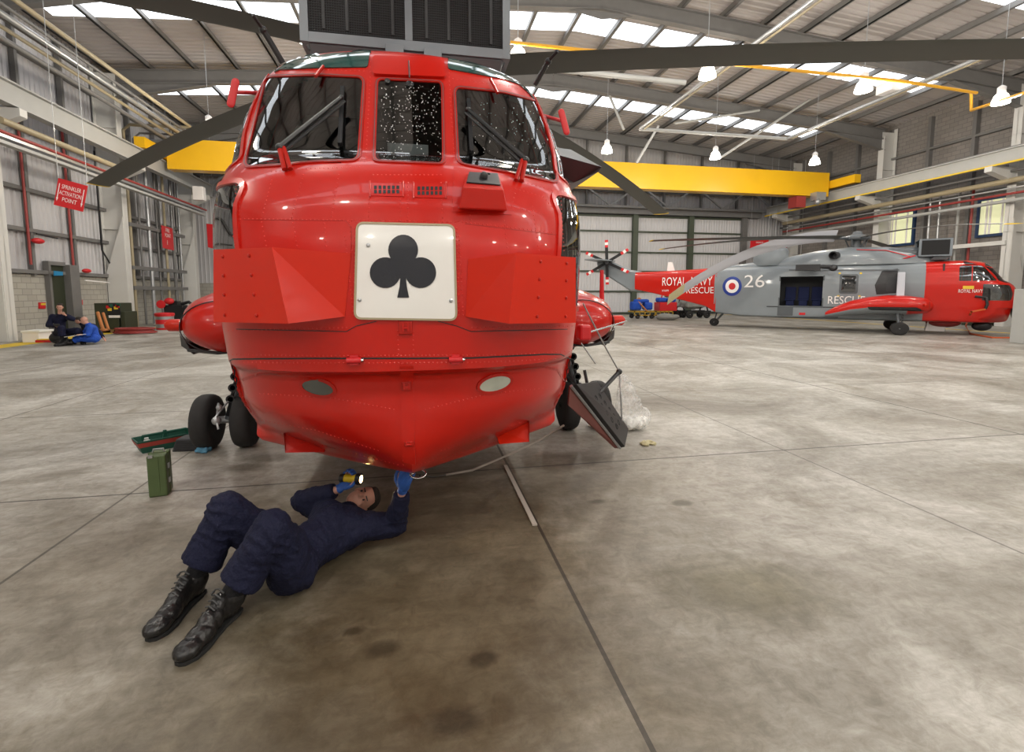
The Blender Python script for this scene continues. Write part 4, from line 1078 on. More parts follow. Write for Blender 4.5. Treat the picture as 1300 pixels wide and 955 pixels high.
# white nose panel with the club
pan = [(454, 285), (462, 284), (566, 286), (576, 290), (579, 404), (572, 406), (455, 404), (451, 398)]
P4 = rounded([(454, 284), (576, 287), (579, 406), (451, 404)], 9)
nd = skin_patch(P4, .012, 'nose_panel', M['white'], near, rings=10)
Pp, Nn = skin_path(P4, True, 3.0); mb = MB(); ribbon(Pp, Nn, .010, .016, mb); mb.build('panel_edge', M['tan'], nd)
def circ(cx, cy, r, n=26): return [(cx + r * math.cos(2 * math.pi * k / n), cy + r * math.sin(2 * math.pi * k / n)) for k in range(n)]
cl = MB()
def club_patch(poly, off):
    P = dens(poly, 2.5); c = Vector((sum(p[0] for p in P) / len(P), sum(p[1] for p in P) / len(P))); N = len(P); vs = []; rings = 4
    for k in range(rings, 0, -1):
        for p in P:
            q = c + (Vector(p) - c) * (k / rings); h_, n = hit(q.x, q.y); vs.append(h_ + n * off)
    h_, n = hit(c.x, c.y); vs.append(h_ + n * off)
    fs = [(k * N + i, k * N + (i + 1) % N, (k + 1) * N + (i + 1) % N, (k + 1) * N + i) for k in range(rings - 1) for i in range(N)] + [((rings - 1) * N + i, (rings - 1) * N + (i + 1) % N, rings * N) for i in range(N)]
    cl.add(vs, fs)
for cx, cy, r in ((512, 318, 18.8), (489.5, 346.5, 19.5), (534, 346.5, 19.5)): club_patch(circ(cx, cy, r), .0150)
club_patch([(505, 326), (519, 326), (524, 352), (515.5, 354), (516.5, 364), (519.5, 378), (504.5, 378), (507.5, 364), (508.5, 354), (500, 352)], .0153)
cl.build('club_emblem', M['club'], nd)
sc = MB()
for q in ((457, 381), (572, 382), (468, 312)):
    p, n = hit(*q); sc.lathe([(.010, 0), (.010, .004), (.004, .007)], p + n * .012, n, 12)
sc.build('fastener', M['galv'], nd)

def on(px, py, off=0.0):
    p, n = hit(px, py); return p + n * off
# spray deflectors each side of the panel
def deflector(outer, ridge, inner, yo, yr, lab):
    mb = MB()
    o0, o1 = at(*outer[0], y=yo) - HO, at(*outer[1], y=yo) - HO
    r0, r1 = at(*ridge[0], y=yr) - HO, at(*ridge[1], y=yr) - HO
    pn = (o1 - o0).cross(r0 - o0); rd = Vector(ray(*ridge[1])); cl_ = CAML; r1 = cl_ + rd * ((o0 - cl_).dot(pn) / rd.dot(pn))
    i0, i1 = on(*inner[0], .005), on(*inner[1], .005)
    b0, b1 = o0 + Vector((0, .02, 0)), o1 + Vector((0, .02, 0))
    back = Vector((0, .38, 0)); ib0 = i0 + Vector((0, .08, 0)); ib1 = i1 + Vector((0, .08, 0)); rb0 = r0 + back * .9; rb1 = r1 + back * .9
    vs = [o0, o1, r0, r1, i0, i1, b0, b1, rb0, rb1, ib0, ib1]
    fs = [(0, 2, 3, 1), (2, 4, 5, 3), (0, 6, 8, 2), (2, 8, 10, 4), (1, 3, 9, 7), (3, 5, 11, 9), (0, 1, 7, 6), (6, 7, 9, 8), (8, 9, 11, 10), (4, 10, 11, 5)]
    mb.add(vs, fs); o = mb.build('spray_deflector', M['red_flap'], near)
    bt = MB(); nn = (o1 - o0).cross(r0 - o0).normalized(); nn = nn if nn.y < 0 else -nn
    for u in (.22, .78):
        for v in (.1, .36, .62, .9):
            p = (o0 * (1 - v) + o1 * v) * (1 - u * .8) + (r0 * (1 - v) + r1 * v) * u * .8; bt.lathe([(.009, 0), (.008, .006), (.003, .009)], p, nn, 10)
    bt.build('fastener', M['red_dk'], o); return o
deflector(((271, 317), (271, 409)), ((345, 314), (366, 411)), ((446, 322), (438, 402)), 2.70, 2.40, 'l')
deflector(((731, 327), (731, 410)), ((656, 321), (646, 411)), ((594, 329), (591, 402)), 2.68, 2.40, 'r')

# panel breaks (dark seams) and riveted seams
def seam(poly, w=.007, closed=False, mk='black', step=4):
    P, N_ = skin_path(poly, closed, step)
    if len(P) > 2:
        mb = MB(); ribbon(P, N_, w, .0022, mb, closed=closed); mb.build('panel_seam', M[mk], near)
seam([(284, 500), (284, 470), (287, 461), (296, 456), (330, 455.5), (400, 455), (517, 455), (600, 454.5), (690, 450), (712, 450), (724, 456), (729, 468), (730, 495)], .008)
seam([(300, 418), (440, 421), (452, 414), (478, 408)], .004); seam([(556, 408), (580, 414), (598, 421), (720, 418)], .004)
seam([(310, 279), (438, 280), (446, 288), (446, 318)], .003, mk='red_dk'); seam([(590, 284), (640, 290), (706, 298)], .003, mk='red_dk')
emb = rounded([(298, 535), (296, 500), (304, 480), (330, 474), (517, 476), (700, 468), (716, 476), (720, 500), (718, 530)], 14)
seam([(300, 540), (297, 505), (304, 484), (328, 475), (400, 474), (517, 476), (640, 470), (690, 466), (708, 470), (716, 484), (718, 500), (716, 530)], .016, mk='red_dk')
rv = []
for x0, x1, y0, y1 in ((332, 338, 282, 312), (372, 377, 283, 312), (412, 414, 284, 312), (444, 447, 282, 318), (438, 449, 300, 400), (583, 588, 300, 400), (451, 450, 290, 400), (580, 582, 290, 400)):
    rv.append([(x0, y0), (x1, y1)])
for a in ([(300, 278), (447, 280)], [(452, 280), (578, 282)], [(582, 281), (706, 296)], [(310, 460), (420, 461), (517, 461), (610, 460), (705, 456)], [(290, 450), (400, 452), (640, 451), (728, 446)], [(290, 420), (440, 416)], [(600, 416), (726, 414)],
          [(470, 232), (468, 280)], [(430, 222), (420, 280)], [(385, 222), (370, 276)], [(346, 224), (334, 270)], [(508, 232), (508, 280)], [(518, 232), (518, 280)], [(560, 232), (562, 282)], [(592, 235), (598, 284)], [(640, 280), (645, 320)], [(676, 262), (684, 318)],
          [(510, 462), (512, 590)], [(522, 462), (524, 590)], [(505, 420), (506, 450)], [(524, 420), (525, 450)], [(330, 500), (420, 505), (500, 520)], [(540, 520), (620, 500), (700, 492)], [(312, 530), (400, 546), (480, 572)], [(560, 572), (640, 545), (705, 520)],
          [(291, 470), (290, 500), (297, 540)], [(726, 470), (726, 500), (720, 530)], [(655, 240), (690, 250), (700, 262)], [(648, 262), (690, 272)], [(655, 240), (650, 262)], [(474, 222), (560, 222)], [(345, 218), (395, 214), (456, 212)], [(585, 216), (660, 230), (706, 243)],
          [(345, 92), (400, 88), (462, 90)], [(470, 78), (470, 98), (468, 140), (464, 205)], [(570, 82), (570, 98), (573, 150), (577, 205)], [(575, 100), (640, 108), (690, 122)], [(482, 94), (560, 97)], [(333, 100), (316, 160), (303, 212)], [(694, 128), (706, 180), (715, 232)], [(480, 85), (560, 88)],
          [(530, 590), (600, 570), (690, 545)], [(505, 590), (420, 568), (330, 545)], [(300, 235), (296, 300)], [(306, 235), (302, 300)], [(712, 250), (716, 318)]): rv.append(a)
rivets(rv, near)
# roof fairing over the centre
ff = MB(); prof = [(473, 99), (474, 76), (480, 73), (558, 76), (566, 79), (568, 101)]
skin_patch(rounded([(474, 97), (474, 74), (563, 77), (566, 101)], 4, 3), .02, 'roof_fairing', M['red'], near, rings=4)
# vents
for (xa, ya, xb, yb) in ((474, 236, 508, 247), (529, 237, 562, 249)):
    o = skin_patch([(xa - 3, ya - 3), (xb + 3, ya - 2), (xb + 3, yb + 3), (xa - 3, yb + 2)], .004, 'vent_plate', M['red'], near, rings=3)
    sl_ = MB(); n = 6
    for i in range(n):
        for j in range(2):
            x = xa + (xb - xa) * (i + .5) / n; y = ya + (yb - ya) * (j * .5 + .25); hw, hh = (xb - xa) / n * .32, (yb - ya) * .2
            sl_.add([on(x - hw, y - hh, .0055), on(x + hw, y - hh, .0055), on(x + hw, y + hh, .0055), on(x - hw, y + hh, .0055)], [(0, 1, 2, 3)])
    sl_.build('vent_slot', M['black'], o)
    for xx in (xa - 4, xb + 4):
        a, b = on(xx, ya - 5, .008), on(xx, yb + 4, .008); MB().tube([a, b], .004, 6).build('vent_rib', M['red_rivet'], o)
# square camera fairing at the right of the nose
b = MB(); p, n = hit(612, 245)
def fwd(px, py, dd):
    p = on(px, py); return p + (CAML - p).normalized() * dd
q = [fwd(588, 236, .17), fwd(639, 240, .17), fwd(645, 268, .07), fwd(582, 265, .07)]
k = [fwd(593, 216, .02), fwd(634, 218, .02), on(642, 266), on(584, 263)]
b.add(q + [v + Vector((0, .03, 0)) for v in k], [(0, 1, 2, 3), (0, 4, 5, 1), (1, 5, 6, 2), (2, 6, 7, 3), (3, 7, 4, 0), (4, 7, 6, 5)]); cb = b.build('sensor_fairing', M['red'], near, bevel=.008)
b = MB(); T = [q[0] * .12 + k[0] * .88, q[1] * .12 + k[1] * .88, q[1] * .88 + k[1] * .12, q[0] * .88 + k[0] * .12]
nn = (T[1] - T[0]).cross(T[3] - T[0]).normalized(); nn = nn if nn.z > 0 else -nn
c = (T[0] + T[1] + T[2] + T[3]) / 4; b.prism([c + (t - c) * .86 for t in T], nn * .006)
b.build('sensor_top', M['black'], cb); MB().lathe([(.022, 0), (.02, .02), (.01, .03)], c + nn * .006, nn, 14).tube([c + nn * .03, c + nn * .03 + Vector((.03, .01, .0))], .005, 6).build('sensor_knob', M['black'], cb, smooth=40)
skin_patch([(576, 212), (645, 224), (649, 273), (574, 269)], .003, 'sensor_base', M['red'], near, rings=4)
# latches and hinges
for (px, py, s_) in ((450, 457, 1), (578, 456, 1)):
    p, n = hit(px, py); MB().tube([p + n * .015 + Vector((-.035, 0, 0)), p + n * .015 + Vector((.035, 0, 0))], .015, 12).box(p + n * .006, (.04, .02, .05)).build('latch', M['sign_red'], near, smooth=40)
    MB().lathe([(.009, 0), (.009, .012)], p + n * .015 + Vector((.035, 0, 0)), (1, 0, 0), 10).build('latch_bolt', M['chrome'], near)
for (px, py, w_, h_) in ((515, 416, .07, .07), (516, 490, .05, .05), (519, 563, .05, .03)):
    p, n = hit(px, py); lt = MB().box(p + n * .004, (w_, .02, h_)).build('hinge_plate', M['red_dk'], near, bevel=.006)
    MB().box(p + n * .016 + Vector((-.012, 0, .004)), (.007, .02, h_ * .6)).box(p + n * .016 + Vector((.012, 0, .004)), (.007, .02, h_ * .6)).tube([p + n * .018 + Vector((-.014, 0, 0)), p + n * .018 + Vector((.014, 0, 0))], .006, 8).build('hinge_pin', M['red'], lt)
# stem strip down the bow
P, N_ = skin_path([(516, 462), (517, 500), (518, 560), (520, 588)], False, 5); mb = MB(); ribbon(P, N_, .07, .004, mb, closed=False); mb.build('stem_strip', M['red'], near, smooth=40)
# landing lamps in the bow
for c_, mk, rim in (((404, 492), 'lens_dk', 'red_dk'), ((628, 487), 'lens', 'red_dk')):
    sgn = 1 if c_[0] < 500 else -1
    pl = []
    for k_ in range(24):
        a = 2 * math.pi * k_ / 24; u, v = 22 * math.cos(a), 10.5 * math.sin(a); th = R(13 * sgn if sgn > 0 else -16)
        pl.append((c_[0] + u * math.cos(th) - v * math.sin(th), c_[1] + u * math.sin(th) + v * math.cos(th)))
    o = skin_patch(pl, .006, 'landing_lamp', M[mk], near, rings=5)
    P, N_ = skin_path(pl, True, 3); mb = MB(); ribbon(P, N_, .018, .008, mb); mb.build('lamp_rim', M[rim], o, smooth=40)
# bow spray fins
for pl, yy in (((353, 549), (362, 575), (412, 574), (409, 562)), 3.12), (((676, 537), (672, 561), (634, 564), (630, 556)), 3.05):
    A = [at(*q_, y=yy) - HO for q_ in pl]; mb = MB()
    mb.prism([A[0] + Vector((0, .12, .03)), A[1], A[2], A[3] + Vector((0, .1, .04))], (0, .03, 0)); mb.prism([A[0] + Vector((0, .6, .08)), A[1] + Vector((0, .55, .05)), A[1], A[0] + Vector((0, .1, .02))], (.0, .0, .03))
    mb.build('spray_fin', M['red_flap'] if pl[0][0] > 500 else M['red_dk'], near)
# tow ring, wires
p = Vector((-.0, .44, .585))
tp_ = at(531, 602, y=2.86) - HO
rg = MB(); ring = [tp_ + Vector((.045 * math.cos(a), 0.02 * math.sin(a), .018 * math.sin(a))) for a in np.linspace(0, 2 * math.pi, 25)]
rg.tube(ring, .006, 8, False); rg.tube([tp_ + Vector((-.05, .03, .05)), tp_ + Vector((-.03, 0, .0))], .012, 8); rg.build('mooring_ring', M['chrome'], near, smooth=50)
# wipers
def wiper(base, tip, b0, b1, sgn):
    w_ = empty('wiper'); w_.parent = near
    A, B = on(*base, .07), on(*tip, .075)
    MB().tube([A, B], [.016, .012], 8).tube([A + Vector((.028 * sgn, 0, -.012)), B + Vector((.018 * sgn, 0, -.02))], .008, 6).build('wiper_arm', M['black'], w_, smooth=40)
    C_, D = on(*b0, .02), on(*b1, .02); MB().bar(C_, D, .022, .026).bar(C_ + Vector((0, -.012, 0)), D + Vector((0, -.012, 0)), .008, .012).build('wiper_blade', M['black'], w_)
    MB().tube([on(base[0] + 1 * sgn, base[1] + 14, .012), A], .014, 8).tube([on(base[0] + 8 * sgn, base[1] + 13, .012), A + Vector((.02 * sgn, 0, 0))], .012, 8).build('wiper_base', M['red_dk'], w_, smooth=40)
    MB().ell(A, .022).ell(B, .014).build('wiper_pivot', M['black'], w_, smooth=60)
wiper((362, 204), (438, 138), (436, 115), (433, 187), 1)
wiper((662, 218), (591, 152), (594, 130), (598, 197), -1)
for a_, b_ in (((412, 88), (404, 104)), ((621, 104), (629, 124))):
    MB().tube([on(*a_, .02), on(*b_, .035)], .010, 8).build('washer_jet', M['red_dk'], near, smooth=40)
o = MB().tube([on(519, 81, .02), on(520, 106, .04)], .004, 6).lathe([(.022, 0), (.024, .012), (.012, .022)], on(520, 108, .0), hit(520, 108)[1], 14).build('thermometer_probe', M['black'], near, smooth=40)
MB().lathe([(.016, 0), (.018, .01), (.006, .016)], on(492, 104), hit(492, 104)[1], 12).build('probe_socket', M['black'], near, smooth=40)
# label seen through the middle pane
MB().box(at(518, 190, y=3.35) - HO, (.26, .01, .07)).build('placard', M['galv'], near)
# water droplets standing on the wet glass
random.seed(11); wd = MB()
for _ in range(420):
    x, y = random.choice([(random.uniform(482, 560), random.uniform(108, 200)), (random.uniform(484, 558), random.uniform(108, 170)), (random.uniform(600, 700), random.uniform(130, 225))])
    if not (inpoly(x, y, WPX['c']) or inpoly(x, y, WPX['r'])): continue
    p, n = hit(x, y); r_ = random.uniform(.0012, .0034); wd.ell(p + n * .001, (r_, r_, r_ * (1.3 if random.random() < .3 else .9)), nu=6, nv=4)
o = wd.build('droplets', M['drop'], near, smooth=60); o['kind'] = 'stuff'
# mirrors
for c_, e_, sgn in (((296, 118), (322, 110), -1), ((716, 155), (702, 140), 1)):
    c0 = at(*c_, y=3.45) - HO; e0 = at(*e_, y=3.75) - HO
    MB().tube([e0 + Vector((-.1 * sgn, .1, 0)), c0 + Vector((0, .04, .02))], .013, 8).build('mirror_arm', M['sign_red'], near, smooth=40)
    mr_ = MB(); t_ = Vector((.12 * -sgn * -1, 0, 1)).normalized(); t_ = Vector((.25 if sgn < 0 else -.3, 0, 1)).normalized()
    mr_.cap(c0 + t_ * .068, .024, c0 - t_ * .068, .024, 12)
    mrr = mr_.build('mirror', M['sign_red'], near, smooth=50); mrr.scale = (1, .35, 1); mrr.location = (0, c0.y * .65, 0)
# black rods standing off the cabin roof
for a_, m_, b_, yy in (((359, 80), (334, 38), (321, 19), 4.2), ((679, 108), (696, 78), (708, 65), 4.2)):
    A, B, C_ = at(*a_, y=yy) - HO, at(*m_, y=yy - .1) - HO, at(*b_, y=yy - .2) - HO
    MB().tube([A, B], .022, 8).tube([B, C_], .014, 8).ell(B, .028).build('probe_rod', M['black'], near, smooth=40)
# hoist fairing seen right of the cockpit
hp = [at(725, 190, y=4.6) - HO, at(764, 212, y=4.2) - HO, at(760, 218, y=4.2) - HO, at(728, 232, y=4.6) - HO]
hp = [Vector((.86, hp[0].y, hp[0].z + .05))] + hp + [Vector((.86, hp[3].y, hp[3].z - .05))]
MB().prism(hp, (0, .9, 0)).build('engine_door', M['hgrey_dk'], near)
# service box, rod and red post near the right sponson
c0 = at(741, 422, y=3.9) - HO; MB().box(c0, (.10, .12, .13)).build('service_box', M['sign_red'], near, bevel=.02)
MB().tube([at(748, 422, y=3.9) - HO, at(795, 408, y=4.35) - HO], .008, 6).build('stay_rod', M['chrome'], near)
c1 = at(764, 343, y=5.3) - HO; c2 = at(764, 384, y=5.3) - HO; MB().tube([c1, c2], [.022, .03], 8).build('red_post', M['sign_red'], near)
# boarding step folded down
st = empty('boarding_step'); st.parent = near
A, B, C_, D = at(725, 490, y=3.75) - HO, at(787, 569, y=4.15) - HO, at(792, 546, y=4.42) - HO, at(752, 486, y=4.3) - HO
nn = (B - A).cross(C_ - A).normalized()
MB().prism([A, B, C_, D], nn * .05).build('door_panel', M['black'], st, bevel=.005)
MB().tube([A, B], .014, 6).tube([B, C_], .014, 6).build('door_edge', M['galv'], st)
mb = MB(); mb.prism([A - nn * .01, B - nn * .01, C_ - nn * .01, D - nn * .01], -nn * .012); mb.prism([A - nn * .01, B - nn * .01, B + Vector((-.05, 0, .0)), A + Vector((-.02, 0, -.16))], Vector((0, .03, 0))); mb.build('door_skin', M['skin_plate'], st)
hl = MB()
for u in (.25, .38, .5, .62, .74):
    for v in (.35, .6):
        p = (A * (1 - u) + B * u) * (1 - v) + (D * (1 - u) + C_ * u) * v
        hl.lathe([(.028, -.006), (.03, .056), (.018, .058), (.018, -.006)], p, nn, 12)
hl.build('step_hole', M['rubber'], st)
E2 = at(786, 472, y=4.35) - HO
MB().tube([at(760, 500, y=4.2) - HO, E2], .02, 8).ell(E2, .03).build('strut_arm', M['black'], st, smooth=40)
MB().tube([at(740, 385, y=4.2) - HO, at(768, 440, y=4.3) - HO, E2, at(788, 500, y=4.3) - HO, at(790, 545, y=4.35) - HO], .007, 6).tube([at(738, 436, y=4.2) - HO, at(756, 462, y=4.2) - HO], .006, 6).build('stay_cable', M['galv'], st)
MB().tube([at(742, 470, y=4.35) - HO, at(748, 500, y=4.3) - HO, at(762, 503, y=4.2) - HO], .016, 8).build('hinge_arm', M['black'], st)

# ------------------------------------------------------------------ the far helicopter
far = helicopter('helicopter', False)
FS, FK, FT = .87, 1.17, R(-44.5)
far.location = (22.3, 14.8, 0); far.rotation_euler = (0, 0, FT + R(90)); far.scale = (FS, FS * FK, FS)
tag(far, 'grey and red rescue helicopter numbered 26 standing across the hangar', 'helicopter')
def far_world(p):
    c, s_ = math.cos(FT + R(90)), math.sin(FT + R(90)); x, y, z = p[0] * FS, p[1] * FS * FK, p[2] * FS
    return (22.3 + x * c - y * s_, 14.8 + x * s_ + y * c, z)
def far_y(px, z=2.0, x=-1.15):
    lo, hi = -1.0, 17.0
    for _ in range(40):
        m_ = (lo + hi) / 2
        if project(far_world((x, m_, z)))[0] > px: lo = m_
        else: hi = m_
    return lo
def far_z(py, y, x=-1.15):
    lo, hi = 0.0, 6.0
    for _ in range(40):
        m_ = (lo + hi) / 2
        if project(far_world((x, y, m_)))[1] > py: lo = m_
        else: hi = m_
    return lo
def side_x(y, z):
    p, n, i, t = BV.ray_cast(Vector((-3, y, z)), Vector((1, 0, 0)))
    return p.x if p is not None else -.3
def side_decal(name, poly, mk, off=.012, parent=far):
    """thin plate on the starboard side; poly in (px, py)"""
    yz = []
    for px, py in dens(poly, 4):
        y = far_y(px); z = far_z(py, y); yz.append((y, z))
    mb = MB(); n = len(yz); cy_, cz_ = sum(a[0] for a in yz) / n, sum(a[1] for a in yz) / n; rg = 7; vs = []
    for k_ in range(rg, 0, -1):
        for y, z in yz:
            y2, z2 = cy_ + (y - cy_) * k_ / rg, cz_ + (z - cz_) * k_ / rg; vs.append(Vector((side_x(y2, z2) - off, y2, z2)))
    vs.append(Vector((side_x(cy_, cz_) - off, cy_, cz_)))
    fs = [(k_ * n + i, k_ * n + (i + 1) % n, (k_ + 1) * n + (i + 1) % n, (k_ + 1) * n + i) for k_ in range(rg - 1) for i in range(n)] + [((rg - 1) * n + i, (rg - 1) * n + (i + 1) % n, rg * n) for i in range(n)]
    b0 = len(vs); vs += [vs[i] + Vector((off * 1.5, 0, 0)) for i in range(n)]; fs += [(i, (i + 1) % n, b0 + (i + 1) % n, b0 + i) for i in range(n)]
    mb.add(vs, fs)
    return mb.build(name, M[mk], parent)
def side_text(txt, px, py, hpx, wpx, mk='sign_white', parent=far):
    y = far_y(px); z = far_z(py, y); hh = far_z(py - hpx / 2, y) - far_z(py + hpx / 2, y); wd = abs(far_y(px - wpx / 2) - far_y(px + wpx / 2))
    vs, fs = text_geo(txt, 1.0); a = np.array(vs); sx = wd / (a[:, 0].max() - a[:, 0].min()); sy = hh / (a[:, 1].max() - a[:, 1].min()); cx_, cy_ = (a[:, 0].max() + a[:, 0].min()) / 2, (a[:, 1].max() + a[:, 1].min()) / 2
    mb = MB(); mb.add([(side_x(y - (u - cx_) * sx, z + (v - cy_) * sy) - .022, y - (u - cx_) * sx, z + (v - cy_) * sy) for u, v in vs], fs)
    return mb.build('lettering', M[mk], parent)
side_text('ROYAL  NAVY', 869, 357, 11, 66); side_text('RESCUE', 887, 368.5, 8, 36); side_text('XV699', 841, 369, 2.6, 9)
side_text('26', 957, 357, 16, 26); side_text('RESCUE', 1075, 381, 10, 47); side_text('ROYAL NAVY', 1232, 369.5, 4.5, 31)
side_decal('tail_panel', [(906, 343), (912, 343), (912, 384), (906, 386)], 'hgrey', .004)
for r_, mk, of in ((12.3, 'roundel_blue', .014), (8.6, 'sign_white', .018), (4.4, 'sign_red', .022)): side_decal('roundel', circ(929, 363.5, r_, 30), mk, of)
def frame_px(name, a, b, mk, off, r_=2): return side_decal(name, rounded([(a[0], a[1]), (b[0], a[1]), (b[0], b[1]), (a[0], b[1])], r_, 3), mk, off)
frame_px('cabin_window', (1065, 348), (1089, 373), 'hgrey_dk', .014, 3); frame_px('cabin_window', (1068, 350), (1086, 371), 'swindow', .022, 2)
for (x, y) in ((1063, 346), (1090, 346), (1063, 375), (1090, 375)): frame_px('corner_mark', (x, y), (x + 3, y + 2), 'yline', .016, .5)
side_decal('crew_window', [(1118, 344), (1138, 341), (1139, 372), (1113, 374), (1110, 362)], 'black', .012)
frame_px('crew_window_pane', (1125, 351), (1137, 370), 'darkint', .02, 1)
frame_px('door_track', (1000, 342), (1140, 343.5), 'hgrey_dk', .03, .5); frame_px('grab_rail', (985, 402), (1066, 404), 'hgrey_dk', .04, .5)
frame_px('step_panel', (988, 390), (1008, 401), 'hgrey_dk', .012, 1); frame_px('warning_plate', (1016, 397), (1024, 400), 'sign_red', .014, .5)
frame_px('red_plate', (1145, 326), (1155, 331), 'sign_red', .03, .5)
frame_px('rescue_arrow', (1222, 363), (1236, 367), 'yline', .018, .5)
# dome, hoist, door and hose details
MB().lathe([(.66, 0), (.72, .2), (.74, .75), (.66, .92), (.45, 1.02), (.1, 1.05)], (0, far_y(978, 3.5, 0), 3.35), (0, 0, 1), 28).build('radar_dome', M['hgrey'], far, smooth=50)
MB().prism([(-.05, 12.6, 3.2), (-.05, 13.0, 3.2), (-.05, 12.95, 3.75), (-.05, 12.75, 3.75)], (.1, 0, 0)).build('blade_aerial', M['sign_white'], far)
hy_ = far_y(1033, 3.2, -1.4); MB().tube([(-1.0, hy_, 3.25), (-1.55, hy_, 3.2), (-1.6, hy_ - .6, 3.15)], .10, 10).box((-1.5, hy_ + .2, 3.15), (.3, .9, .3)).ell((-1.6, hy_ - .7, 3.1), .16).build('rescue_hoist', M['black'], far, smooth=40)
MB().tube([(-.95, 3.2, 3.55), (-.75, 4.0, 3.9), (-.7, 5.0, 4.0)], .02, 6).tube([(-.98, 3.1, 3.6), (-.8, 3.6, 3.45)], .03, 6).build('red_stripe', M['sign_red'], far)
nd2 = MB(); nd2.ell((0, -.12, 1.15), (.62, .22, .55)).build('nose_radar', M['black'], far, smooth=50)
MB().prism([(-.75, -.05, 1.6), (-.75, -.35, 1.25), (-.75, -.32, .75), (-.75, -.15, .72)], (1.5, 0, 0)).build('nose_door', M['red_flap'], far, bevel=.05)
skp = MB().tube([(-1.17, 1.3, 1.75), (-1.2, 1.0, 1.7), (-1.22, .95, 1.4), (-1.22, 1.0, 1.2)], .05, 8).build('hose_socket', M['black'], far, smooth=40)
gp_ = far_y(1190, .6, 0)
MB().prism([(-.25, gp_ - .3, .66), (.25, gp_ - .3, .66), (.2, gp_ - .22, .12), (-.2, gp_ - .22, .12)], (0, .6, 0)).build('belly_fairing', M['sign_white'], far, bevel=.02)
MB().ell((0, 2.0, .52), (.5, .55, .22)).build('belly_blister', M['pipe_red'], far, smooth=50)
MB().ell((-.2, .9, .42), (.16, .3, .22)).build('belly_lamp', M['black'], far, smooth=50)
# ground hose
hs = [Vector(far_world((-1.22, 1.0, 1.2)))]; hp_ = [at(1233, 396, y=hs[0].y - .3), at(1226, 414, z=.1), at(1232, 424, z=.03), at(1260, 429, z=.02), at(1287, 429, z=.02)]
o = MB().tube([hs[0]] + hp_, .035, 8).build('hose', M['orange'], smooth=50); tag(o, 'orange hose running from the far helicopter nose across the floor', 'hose')

# ================================================================== PEOPLE
from mathutils import noise as mnoise
def wrinkle(o, amp=.006, sc=14, stretch=(1, 1, .5)):
    me = o.data; n = len(me.vertices); co = np.zeros(n * 3); no = np.zeros(n * 3)
    me.vertices.foreach_get('co', co); me.vertex_normals.foreach_get('vector', no); co = co.reshape(-1, 3); no = no.reshape(-1, 3)
    q = co * sc * np.array(stretch); d = np.array([mnoise.noise(Vector(p)) + .5 * abs(mnoise.noise(Vector(p) * 2.1)) for p in q])
    co = co + no * (d * amp)[:, None]; me.vertices.foreach_set('co', co.ravel()); me.update()
def folds(o, spots, amp):
    """cloth creases that ring the joints"""
    me = o.data; n = len(me.vertices); co = np.zeros(n * 3); no = np.zeros(n * 3)
    me.vertices.foreach_get('co', co); me.vertex_normals.foreach_get('vector', no); co = co.reshape(-1, 3); no = no.reshape(-1, 3); d = np.zeros(n)
    for c, ax, rad in spots:
        c = np.array(c); a = np.array(Vector(ax).normalized()); r = co - c; t = r @ a; dist = np.sqrt((r ** 2).sum(1)); side = np.array(Vector(ax).orthogonal().normalized()); u = r @ side
        wob = np.array([mnoise.noise(Vector(p) * 9) for p in co]); ph = t * 115 + u * 22 + wob * 5.5
        d += np.clip(1 - dist / rad, 0, 1) ** .7 * (1 - np.abs(np.sin(ph * .5)) * 1.6)
    co = co + no * (d * amp * .55)[:, None]; me.vertices.foreach_set('co', co.ravel()); me.update()
def hand_geo(mb, wrist, d, nrm, side, curl, spread=.5, thumb=.6, scale=1.0, thick=1.0):
    """palm, four unequal fingers and a thumb that leaves the side of the palm; curl bends the fingers towards the palm normal"""
    d = Vector(d).normalized(); nrm = Vector(nrm); nrm = (nrm - d * nrm.dot(d)).normalized(); s = d.cross(nrm) * side; w = Vector(wrist); k = scale
    rot = Matrix((s, d, nrm)).transposed()
    mb.ell(w + d * .052 * k, (.040 * k, .052 * k, .016 * k * thick), rot, 14, 10)
    mb.cap(w, .024 * k, w + d * .03 * k, .026 * k)
    L = [(.040, .026, .021), (.045, .029, .022), (.042, .027, .021), (.032, .021, .018)]; off = [.030, .010, -.010, -.029]
    for i in range(4):
        p = w + d * (.092 - (.006 if i in (0, 3) else 0)) * k + s * off[i] * k; a = 0.0; r = (.0095 if i < 3 else .0082) * k * thick; pts = [p - d * .02 * k, p]
        c = curl[i] if isinstance(curl, (list, tuple)) else curl
        for j, l in enumerate(L[i]):
            a += c * (1.0, 1.15, .8)[j]; dd = d * math.cos(a) + nrm * math.sin(a) + s * off[i] * spread * 2; p = p + dd.normalized() * l * k; pts.append(p)
        mb.chain(pts, [r * 1.05, r * 1.05, r, r * .95, r * .85], 10)
    p = w + d * .028 * k + s * .030 * k; dd = (s * .8 + d * .7 + nrm * .35).normalized(); pts = [w + d * .02 * k + s * .015 * k, p]
    p = p + dd * .036 * k; pts.append(p); dd = (s * .35 + d * .8 + nrm * thumb).normalized(); p = p + dd * .030 * k; pts.append(p); dd = (d * .8 + nrm * (thumb + .3)).normalized(); p = p + dd * .024 * k; pts.append(p)
    mb.chain(pts, [.015 * k, .013 * k, .012 * k, .011 * k, .0095 * k], 10)
